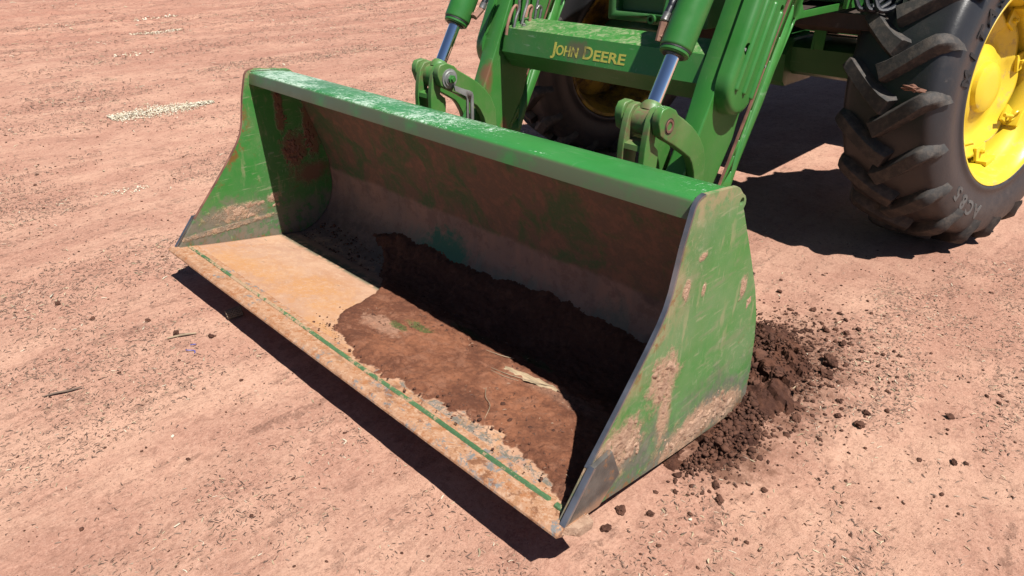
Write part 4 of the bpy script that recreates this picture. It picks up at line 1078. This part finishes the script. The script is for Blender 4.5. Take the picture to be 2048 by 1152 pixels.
def rock_mesh(seed, sub=2, rough=.32, flat=.7, name='clod'):
    bm = bmesh.new(); bmesh.ops.create_icosphere(bm, subdivisions=sub, radius=1.0)
    for v in bm.verts:
        n1 = noise.fractal(v.co * 1.1 + Vector((seed * 7.1, seed, 0)), 1, 2, 3); c = noise.cell(v.co * 1.5 + Vector((seed, 3, 1)))
        v.co *= 1 + rough * n1 * 1.5 + (c - .5) * rough * .7; v.co.z *= flat
    me = bpy.data.meshes.new(name); bm.to_mesh(me); bm.free(); me.materials.append(m_clod); return me
rocks = [rock_mesh(s, 3) for s in (1, 2, 3, 4, 5, 6)]
CL = [ # x, y, radius, label
    (2.262, 1.385, .034, 'large jagged dark clod right of the soil heap, the widest one lying apart'),
    (2.282, 1.305, .024, 'round dark clod touching distance below the large jagged clod'),
    (2.465, 1.110, .016, 'flat brown clod near the right end of the row beside the bucket heel'),
    (2.460, 1.190, .014, 'small tipped brown clod just above the flat clod right of the bucket'),
    (2.370, 1.190, .010, 'small dark clod between the soil heap and the tipped clod'),
    (2.400, 1.110, .013, 'dark brown clod left of the flat clod right of the heap'),
    (2.310, 1.005, .016, 'lumpy brown clod at the lower right foot of the soil heap'),
    (2.285, 1.060, .015, 'dark clod on the right edge of the soil heap'),
    (2.150, .905, .024, 'rounded reddish clod lying against the front of the heap'),
    (2.140, .300, .016, 'pointed brown clod below the front corner of the bucket'),
    (2.150, .220, .012, 'rounded brown clod nearest to the front corner of the bucket'),
    (2.205, .345, .010, 'small brown clod right of the pointed clod near the bucket corner'),
    (2.245, 1.545, .017, 'oval brown clod farther back right of the heap'),
    (2.225, 1.630, .013, 'small brown clod behind the oval clod'),
    (2.160, 1.600, .016, 'reddish brown clod left of the oval clod behind the heap'),
    (2.120, 1.555, .013, 'dark clod beside the reddish clod behind the heap'),
    (2.060, 1.720, .012, 'small dark clod above the heap near the bucket rear edge'),
    (1.890, 1.780, .013, 'dark clod close to the rear edge of the near side plate'),
    (2.150, 1.770, .010, 'tiny dark clod between the heap and the near wheel'),
    (2.310, .520, .012, 'brown clod at the lower tip of the spilled soil'),
    (2.275, .560, .012, 'dark clod at the left of the lower tip of the spilled soil'),
    (2.380, .640, .010, 'small dark clod right of the spilled soil tip'),
    (2.60, .16, .014, 'single round dark clod in the lower right foreground'),
    (2.655, 1.36, .013, 'single dark oval clod on bare dirt at the right'),
    (2.725, 1.14, .011, 'smooth dark clod near the right border of the picture'),
    (.42, -.18, .014, 'round brown clod left of the bucket lip beside a dry stalk'),
    (.535, -.095, .012, 'round brown clod in front of the bucket lip shadow'),
    (.245, -.215, .011, 'dark brown clod far left in front of the bucket lip'),
    (.05, -.36, .011, 'round dark clod alone at the left foreground'),
    (-.18, -.42, .012, 'dark oval clod at the left, nearer to the frame edge'),
]
def place_rock(me, x, y, r, name='clod', z=None):
    o = bpy.data.objects.new(name, me); COL.objects.link(o); s = r * random.uniform(.92, 1.1)
    o.scale = (s * random.uniform(.9, 1.25), s * random.uniform(.8, 1.05), s * random.uniform(.75, 1.0)); o.rotation_euler = (random.uniform(-.3, .3), random.uniform(-.3, .3), random.uniform(0, 6.28))
    o.location = (x, y, (gz(x, y) if z is None else z) + r * .42); return o
for i, (x, y, r, lab) in enumerate(CL):
    tag(place_rock(rocks[i % 6], x, y, r), lab, 'clod', 'dark soil clods lying loose on the dirt')
# lumps in the heap
for i, (x, y, r, z) in enumerate(((2.09, 1.16, .032, .060), (2.165, 1.15, .036, .045), (2.01, 1.23, .032, .05), (2.15, 1.03, .026, .045), (2.22, 1.09, .026, .022), (2.08, 1.02, .028, .05), (2.08, 1.29, .026, .03), (2.19, .78, .018, .022), (2.215, .66, .015, .010), (2.18, .96, .020, .018), (2.165, .86, .018, .016))):
    o = place_rock(rocks[(i + 2) % 6], x, y, r, 'soil_lump', z - r * .4)
    lb = ['broken lump on the crest of the soil heap', 'widest lump facing right on the soil heap', 'lump pressed against the bucket side in the heap', 'lump on the near slope of the soil heap', 'lump at the right toe of the soil heap',
          'dark lump close under the side plate on the heap', 'lump on the far slope of the soil heap', 'lump in the narrow tail of the spilled soil', 'small lump at the lower tip of the spilled soil tail', 'lump where the heap meets its narrow tail', 'flat lump in the upper part of the soil tail'][i]
    tag(o, lb, 'soil lump', 'lumps in the spilled soil heap')

# scattered crumbs and chaff, joined (nobody could count them)
class Soup:
    def __init__(s): s.v = []; s.f = []; s.n = 0
    def add(s, V, F):
        s.v.append(V); s.f.append(np.asarray(F) + s.n); s.n += len(V)
    def build(s, name, mat, smooth=False):
        co = np.concatenate(s.v).astype(np.float32); k = s.f[0].shape[1]; f = np.concatenate(s.f).astype(np.int32)
        me = bpy.data.meshes.new(name); me.vertices.add(len(co)); me.vertices.foreach_set('co', co.ravel())
        me.loops.add(f.size); me.loops.foreach_set('vertex_index', f.ravel()); me.polygons.add(len(f)); me.polygons.foreach_set('loop_start', np.arange(0, f.size, k, dtype=np.int32))
        me.update(calc_edges=True)
        if smooth: me.polygons.foreach_set('use_smooth', np.ones(len(f), bool))
        return link(name, me, mat)
bm = bmesh.new(); bmesh.ops.create_icosphere(bm, subdivisions=1, radius=1.0); bm.verts.ensure_lookup_table()
ICO = np.array([v.co[:] for v in bm.verts]); ICF = np.array([[v.index for v in f.verts] for f in bm.faces]); bm.free()
def rotz(a): c, s_ = math.cos(a), math.sin(a); return np.array([[c, -s_, 0], [s_, c, 0], [0, 0, 1]])
def inbucket(x, y): return -.02 < x < 2.19 and .0 < y < .96
crumbs = Soup()
bcr = Soup()
def crumb(x, y, r):
    V = ICO * (1 + rng.uniform(-.3, .3, (len(ICO), 1))) * np.array([r * rng.uniform(.8, 1.5), r * rng.uniform(.7, 1.1), r * rng.uniform(.5, .9)])
    crumbs.add(V @ rotz(rng.uniform(0, 6.3)).T + np.array([x, y, gz(x, y) + r * .3]), ICF)
def rad(mu=.0026, sg=.45, mx=.010): return min(mx, mu * math.exp(rng.normal(0, sg)))
for _ in range(2600):                                   # dense halo round the heap
    c = ((2.12, 1.2, .13, .19), (2.19, .74, .06, .12), (2.12, 1.5, .13, .14), (2.22, .95, .06, .18), (2.14, 1.15, .22, .30))[rng.integers(0, 5)]
    x, y = rng.normal(c[0], c[2]), rng.normal(c[1], c[3])
    if not (x < 2.165 and y < .9): crumb(x, y, rad(.0032, .5, .011))
for _ in range(2600):                                   # crumbs lying on the heap itself
    c = ((2.10, 1.18, .11, .16), (2.19, .78, .05, .09), (2.15, .64, .04, .08), (2.02, 1.34, .08, .10), (2.15, .95, .05, .09))[rng.integers(0, 5)]
    x, y = rng.normal(c[0], c[2]), rng.normal(c[1], c[3]); q = ((x - c[0]) / (c[2] * 1.5)) ** 2 + ((y - c[1]) / (c[3] * 1.5)) ** 2
    r = rad(.0042, .5, .015); V = ICO * (1 + rng.uniform(-.35, .35, (len(ICO), 1))) * np.array([r * rng.uniform(.8, 1.4), r * rng.uniform(.7, 1.1), r * rng.uniform(.6, 1)])
    h0 = [.066, .040, .022, .040, .040][[2.10, 2.19, 2.15, 2.02, 2.15].index(c[0]) if c[0] != 2.15 else (2 if c[1] < .7 else 4)] * max(0, 1 - q * .55)
    if x < 2.165 and y < .95: continue
    crumbs.add(V @ rotz(rng.uniform(0, 6.3)).T + np.array([x, y, h0 + r * .2]), ICF)
for _ in range(900):
    x, y = rng.uniform(1.9, 3.1), rng.uniform(-.3, 2.6)
    if not (x < 2.165 and y < .97): crumb(x, y, rad(.0024, .5, .009))
for _ in range(1300):
    x, y = rng.uniform(-1.8, 2.2), rng.uniform(-1.1, 0)
    crumb(x, y, rad(.0018, .5, .007))
for _ in range(1400):
    x, y = rng.uniform(-4, 0), rng.uniform(-.4, 4)
    crumb(x, y, rad(.003, .5, .009))
for _ in range(1500):                                   # crumbs inside the bucket, along the edge of the soil and in the shade
    if rng.random() < .5: x, y = rng.uniform(.05, .9), max(.58, rng.normal(.68, .07))
    elif rng.random() < .12: x, y = rng.normal(.97, .05), rng.uniform(.12, .45)
    else: x, y = rng.uniform(1.0, 2.1), rng.uniform(.06, .55)
    if not (.03 < x < 2.12 and .09 < y < .70): continue
    r = rad(.0022, .55, .009); z = .1725 - .18 * (y - .072) + (.008 if x > .95 else 0)
    if y > .585: z = .296 - math.sqrt(max(.0, .216 ** 2 - (y - .583) ** 2)) + .004
    V = ICO * (1 + rng.uniform(-.3, .3, (len(ICO), 1))) * np.array([r * rng.uniform(.8, 1.5), r, r * rng.uniform(.5, .9)])
    bcr.add(V @ rotz(rng.uniform(0, 6.3)).T + np.array([x, y, z + r * .3]), ICF)
tag(bcr.build('bucket_crumbs', m_clod), 'small loose soil crumbs on the floor of the bucket', 'soil crumbs', kind='stuff')
tag(crumbs.build('soil_crumbs', m_clod), 'small dark soil crumbs scattered over the reddish dirt', 'soil crumbs', kind='stuff')

def flake_mat(name, cols, rough=.8):
    n = N(name); r = n.island(); c = cols[0]
    col = cols[0]
    for i, k in enumerate(cols[1:]):
        t = (i + 1) / len(cols); col = n.mix(n.ramp(r, t - .02, t + .02), col, k)
    return n.fin(col, rough)
m_chaffb = flake_mat('curled_chaff', [(0.20, 0.12, 0.085), (0.36, 0.24, 0.175), (0.12, 0.07, 0.05), (0.48, 0.33, 0.24), (0.26, 0.17, 0.125)])
m_chaff = flake_mat('chaff', [(0.20, 0.115, 0.08), (0.10, 0.06, 0.042), (0.44, 0.27, 0.19), (0.15, 0.09, 0.065), (0.30, 0.185, 0.135), (0.36, 0.22, 0.155)])
m_straw = flake_mat('straw', [(0.60, 0.50, 0.33), (0.46, 0.35, 0.22), (0.66, 0.58, 0.44), (0.38, 0.30, 0.19)])
m_feed = flake_mat('feed_flake', [(0.84, 0.77, 0.60), (0.72, 0.62, 0.44), (0.90, 0.84, 0.70), (0.60, 0.50, 0.35)])
def flake(S_, x, y, ln, wd, cz, tilt, z0=None):
    a = rng.uniform(0, 6.3); c, s_ = math.cos(a), math.sin(a); z = (gz(x, y) if z0 is None else z0) + .0008; t = rng.uniform(-tilt, tilt); cv = rng.uniform(-.1, 1.3); bw = rng.uniform(-.18, .18) * ln
    P = []
    for u in (-.5, 0, .5):
        for v in (-.5, .5):
            lx, ly, lz = u * ln, v * wd * (1 if u == 0 else .65) + (bw if u == 0 else 0), (cz * ln * cv if u == 0 else 0) + u * ln * t + abs(t) * ln * .5
            P.append((x + c * lx - s_ * ly, y + s_ * lx + c * ly, z + lz + (wd * .25 if v > 0 else 0)))
    S_.add(np.array(P), [[0, 2, 3, 1], [2, 4, 5, 3]])
chaff = Soup(); straw = Soup()
def scatter(n_, box, f, lo, hi, p_straw, dens=True):
    k = 0; tries = 0
    while k < n_ and tries < n_ * 6:
        tries += 1
        x, y = rng.uniform(box[0], box[1]), rng.uniform(box[2], box[3])
        if inbucket(x, y): continue
        if dens:
            d = noise.fractal(Vector((x * 1.6, y * .8, 8)), 1, 2, 4) + .5 * noise.fractal(Vector((x * 7, y * 4, 3)), 1, 2, 2)
            if rng.random() > min(1, max(.05, .34 + 1.6 * d)): continue
        ln = rng.uniform(lo, hi) * (1.5 if rng.random() < .08 else 1)
        if rng.random() < p_straw: flake(straw, x, y, ln * 1.15, ln * rng.uniform(.12, .3), .08, .25)
        else: flake(chaff, x, y, ln, min(.0035 if x > -2 else .007, ln * rng.uniform(.10, .28)), .16, .35)
        k += 1
scatter(15000, (.2, 3.2, -1.3, .1), 0, .003, .013, .10)
scatter(15000, (2.15, 3.3, -.3, 2.8), 0, .004, .014, .12)
scatter(14000, (-2.2, .4, -1.2, 1.5), 0, .004, .016, .08)
scatter(16000, (-5, 0, -.6, 4.5), 0, .008, .026, .10)
scatter(11000, (-10, -4, 0, 9), 0, .015, .05, .10)
scatter(5000, (-17, -8, 0, 14), 0, .03, .09, .10)
scatter(3500, (.0, 2.6, 1.0, 3.6), 0, .005, .014, .12)
tag(chaff.build('chaff', m_chaff), 'brown chaff and husk flakes scattered over the dirt', 'chaff', kind='stuff')
big = Soup()
def curl(S_, x, y, ln, wd, z0=None):
    a = rng.uniform(0, 6.3); c, s_ = math.cos(a), math.sin(a); z = gz(x, y) if z0 is None else z0; k = rng.uniform(-1.6, 1.6); P = []
    for i in range(5):
        t = i / 4 - .5; lx = math.sin(k * t) / max(abs(k), .2) * ln * (1 if k > 0 else -1) if abs(k) > .2 else t * ln; ly0 = (1 - math.cos(k * t)) * ln * .45
        for v in (-.5, .5): 
            ly = ly0 + v * wd * (1.1 - abs(t) * 1.4); P.append((x + c * lx - s_ * ly, y + s_ * lx + c * ly, z + .001 + .22 * ln * (.25 - t * t) * 2 + (wd * .35 if v > 0 else 0)))
    S_.add(np.array(P), [[0, 2, 3, 1], [2, 4, 5, 3], [4, 6, 7, 5], [6, 8, 9, 7]])
def scatter_big(n_, box, lo, hi):
    k = 0
    while k < n_:
        x, y = rng.uniform(box[0], box[1]), rng.uniform(box[2], box[3])
        if inbucket(x, y) or rng.random() > max(.15, .5 + 1.2 * noise.fractal(Vector((x * 1.9, y * 1.1, 3)), 1, 2, 3)): continue
        ln = rng.uniform(lo, hi); curl(big, x, y, ln, ln * rng.uniform(.07, .22)); k += 1
scatter_big(650, (.2, 3.2, -1.3, .1), .006, .019); scatter_big(700, (2.15, 3.3, -.3, 2.8), .007, .019); scatter_big(800, (-2.2, .4, -1.2, 1.5), .008, .022); scatter_big(1400, (-5, 0, -.6, 4.5), .015, .035); scatter_big(1200, (-9, -4, 0, 8), .03, .06)
tag(big.build('curled_chaff', m_chaffb), 'larger curled brown husk bits lying on the dirt', 'husk bits', kind='stuff')
inb = Soup()
for _ in range(700):
    x, y = rng.uniform(.95, 2.1), rng.uniform(.12, .58)
    curl(inb, x, y, rng.uniform(.004, .014), rng.uniform(.001, .0025), .1725 - .18 * (y - .072) + .011)
tag(inb.build('soil_litter', flake_mat('soil_litter', [(0.10, 0.045, 0.03), (0.16, 0.08, 0.05), (0.07, 0.035, 0.025), (0.42, 0.28, 0.19), (0.13, 0.06, 0.04), (0.10, 0.05, 0.03)])), 'tiny dark husk flecks on the soil inside the bucket', 'litter', kind='stuff')
tag(straw.build('straw_bits', m_straw), 'short pale straw bits scattered over the dirt', 'straw', kind='stuff')
# spilled pale feed flakes
def feed(cx, cy, sx, sy, ang, n_, ln, label):
    F = Soup(); ca, sa = math.cos(ang), math.sin(ang)
    for _ in range(n_):
        u = rng.uniform(-1, 1); v = rng.normal(0, .42) * (1 - .55 * abs(u) ** 1.5 if u < 0 else 1 - .85 * u)
        x = cx + ca * u * sx - sa * v * sy; y = cy + sa * u * sx + ca * v * sy
        flake(F, x, y, ln * rng.uniform(.6, 1.3), ln * rng.uniform(.4, .8), .2, .5, gz(x, y) + max(0, rng.normal(.006, .006)) * max(0, 1 - abs(v)))
    tag(F.build('feed_spill', m_feed), label, 'spilled feed', 'patches of spilled pale feed', kind='stuff')
feed(-3.24, 1.20, .42, .24, R(88), 3600, .0115, 'long patch of pale feed flakes left of the bucket, the densest patch')
feed(-1.42, .27, .13, .10, R(80), 110, .009, 'thin faint patch of pale flakes just left of the bucket front edge')
feed(-7.95, 2.95, .36, .22, R(85), 300, .020, 'pale feed patch farther back at the upper left')
feed(-9.6, 3.55, .35, .12, R(80), 60, .03, 'thin line of pale flakes at the top edge of the yard')
feed(-6.3, 2.05, .25, .25, R(80), 30, .03, 'few pale flakes strewn between the two feed patches')

# single small finds
def stick(pts, r, mat, name, label, cat):
    bm = bmesh.new(); n_ = len(pts); add_tube(bm, spline(pts, 4), [r * (.6 + .4 * math.sin(math.pi * (i + .5) / ((n_ - 1) * 4 + 1))) for i in range((n_ - 1) * 4 + 1)], 7)
    o = tag(bm_obj(name, bm, mat), label, cat)
    if not inbucket(pts[0][0], pts[0][1]): o.location.z = gz(pts[1][0], pts[1][1])
    return o
m_twig = simple('dry_stalk', (0.42, 0.32, 0.21), .85, 0, .3, 60, .001)
m_twigd = simple('grey_twig', (0.17, 0.12, 0.09), .9, 0, .3, 60, .001)
stick([(.475, -.640, .006), (.49, -.605, .010), (.505, -.565, .008), (.515, -.535, .012)], .0035, m_twigd, 'twig', 'thin grey twig lying alone in the left foreground', 'twig')
stick([(.43, -.215, .006), (.455, -.165, .010), (.475, -.125, .008)], .004, m_twig, 'stalk', 'pale dry stalk lying in front of the bucket lip shadow', 'stalk')
stick([(1.54, .400, .130), (1.60, .412, .129), (1.68, .44, .127), (1.75, .475, .121)], .0013, m_twig, 'stalk', 'long thin straw lying across the dark soil in the bucket', 'stalk')
stick([(1.55, .388, .132), (1.60, .395, .130), (1.65, .412, .128)], .0010, m_twig, 'stalk', 'short thin straw beside the long one inside the bucket', 'stalk')
stick([(1.62, .30, .146), (1.66, .26, .153), (1.70, .24, .156), (1.74, .18, .165)], .0011, m_twig, 'stalk', 'crooked root strand on the soil near the bucket lip', 'stalk')
stick([(1.44, .47, .119), (1.50, .485, .117), (1.54, .505, .114)], .0014, m_twig, 'stalk', 'tiny straw at the shadow edge inside the bucket', 'stalk')
# corn husk piece in the bucket
bm = bmesh.new(); rows = []
for i in range(15):
    t = i / 14; wv = .017 * math.sin(math.pi * min(1, .12 + t * .85)) ** .6
    rows.append([bm.verts.new((1.565 + .20 * t + .004 * math.sin(i * 2.1 + k), .435 + .038 * t + (k / 5 - .5) * 2 * wv + .003 * math.sin(i * 1.7), .1235 - .008 * t + .004 * math.sin(math.pi * k / 5) + .0015 * math.sin(i * 3 + k * 2))) for k in range(6)])
for a, b in zip(rows, rows[1:]):
    for k in range(5): bm.faces.new((a[k], a[k + 1], b[k + 1], b[k]))
n = N('husk'); st_ = n.noise(1, 6, .7, n.map((12, 140, 90), (0, 0, .2))); o = bm_obj('husk', bm, n.fin(n.mix(n.ramp(st_, .35, .65), (0.58, 0.42, 0.26), (0.34, 0.26, 0.16)), .8, 0, n.bump(st_, .003, .8)), None, True, 80)
tag(o, 'pale dry corn husk lying on the soil inside the bucket', 'husk')
# cob fragment under the lip
bm = bmesh.new(); add_lathe(bm, [(0, .004), (0, .011), (.004, .014)], (.455, .005, .018), (.25, .92, .1), 20); 
cobd = Vector((.25, .92, .1)).normalized(); p0 = Vector((.455, .005, .018))
for k in range(9):
    for j in range(9):
        a = 2 * math.pi * (j + .5 * (k % 2)) / 9; u = cobd.orthogonal().normalized(); v = cobd.cross(u)
        bmesh.ops.create_icosphere(bm, subdivisions=1, radius=.0056, matrix=Matrix.Translation(p0 + cobd * (.004 + k * .0066) + (u * math.cos(a) + v * math.sin(a)) * .0155))
_cb = bm_obj('corn_cob', bm, simple('cob', (0.22, 0.17, 0.12), .9, 0, .4, 60, .002)); _cb.location.z = gz(.46, .02)
tag(_cb, 'grey broken corn cob lying in the shadow under the bucket lip', 'corn cob')
# blue twine scrap
m_blue = simple('blue_twine', (0.10, 0.14, 0.50), .5, 0, .3)
bm = bmesh.new(); add_tube(bm, spline([(.560, -.200, .005), (.572, -.197, .008), (.578, -.185, .005), (.590, -.180, .006), (.602, -.186, .005)], 4), .0017, 6)
add_tube(bm, spline([(.54, -.175, .006), (.552, -.165, .010), (.548, -.158, .005)], 4), .0017, 6)
_tw = bm_obj('twine', bm, m_blue); _tw.location.z = gz(.58, -.18)
tag(_tw, 'short blue twine scrap on the dirt in front of the bucket lip', 'twine')
# clay lump on the tyre
o = place_rock(rocks[3], 0, 0, .02, 'mud_lump'); o.data = rock_mesh(9, 3, .6, .5, 'mud_lump'); o.data.materials[0] = m_brownmud
o.scale = (.035, .030, .022); o.location = (2.18, 1.83, .893); tag(o, 'small reddish mud lump stuck on the near tyre between two lugs', 'mud lump')
# pebbles with pale colour
for i, (x, y, lab) in enumerate(((2.235, 1.075, 'white pebble on the lower edge of the soil heap'), (2.29, .40, 'yellowish chip below the tip of the spilled soil'), (.98, -.42, 'single white pebble in the open foreground dirt'))):
    o = place_rock(rocks[i], x, y, .0065, 'pebble', .012 if i == 0 else None); o.data = rock_mesh(20 + i, 1, .2, .6, 'pebble'); o.data.materials[0] = simple('pale_stone', (0.72, 0.66, 0.52), .7); tag(o, lab, 'pebble')
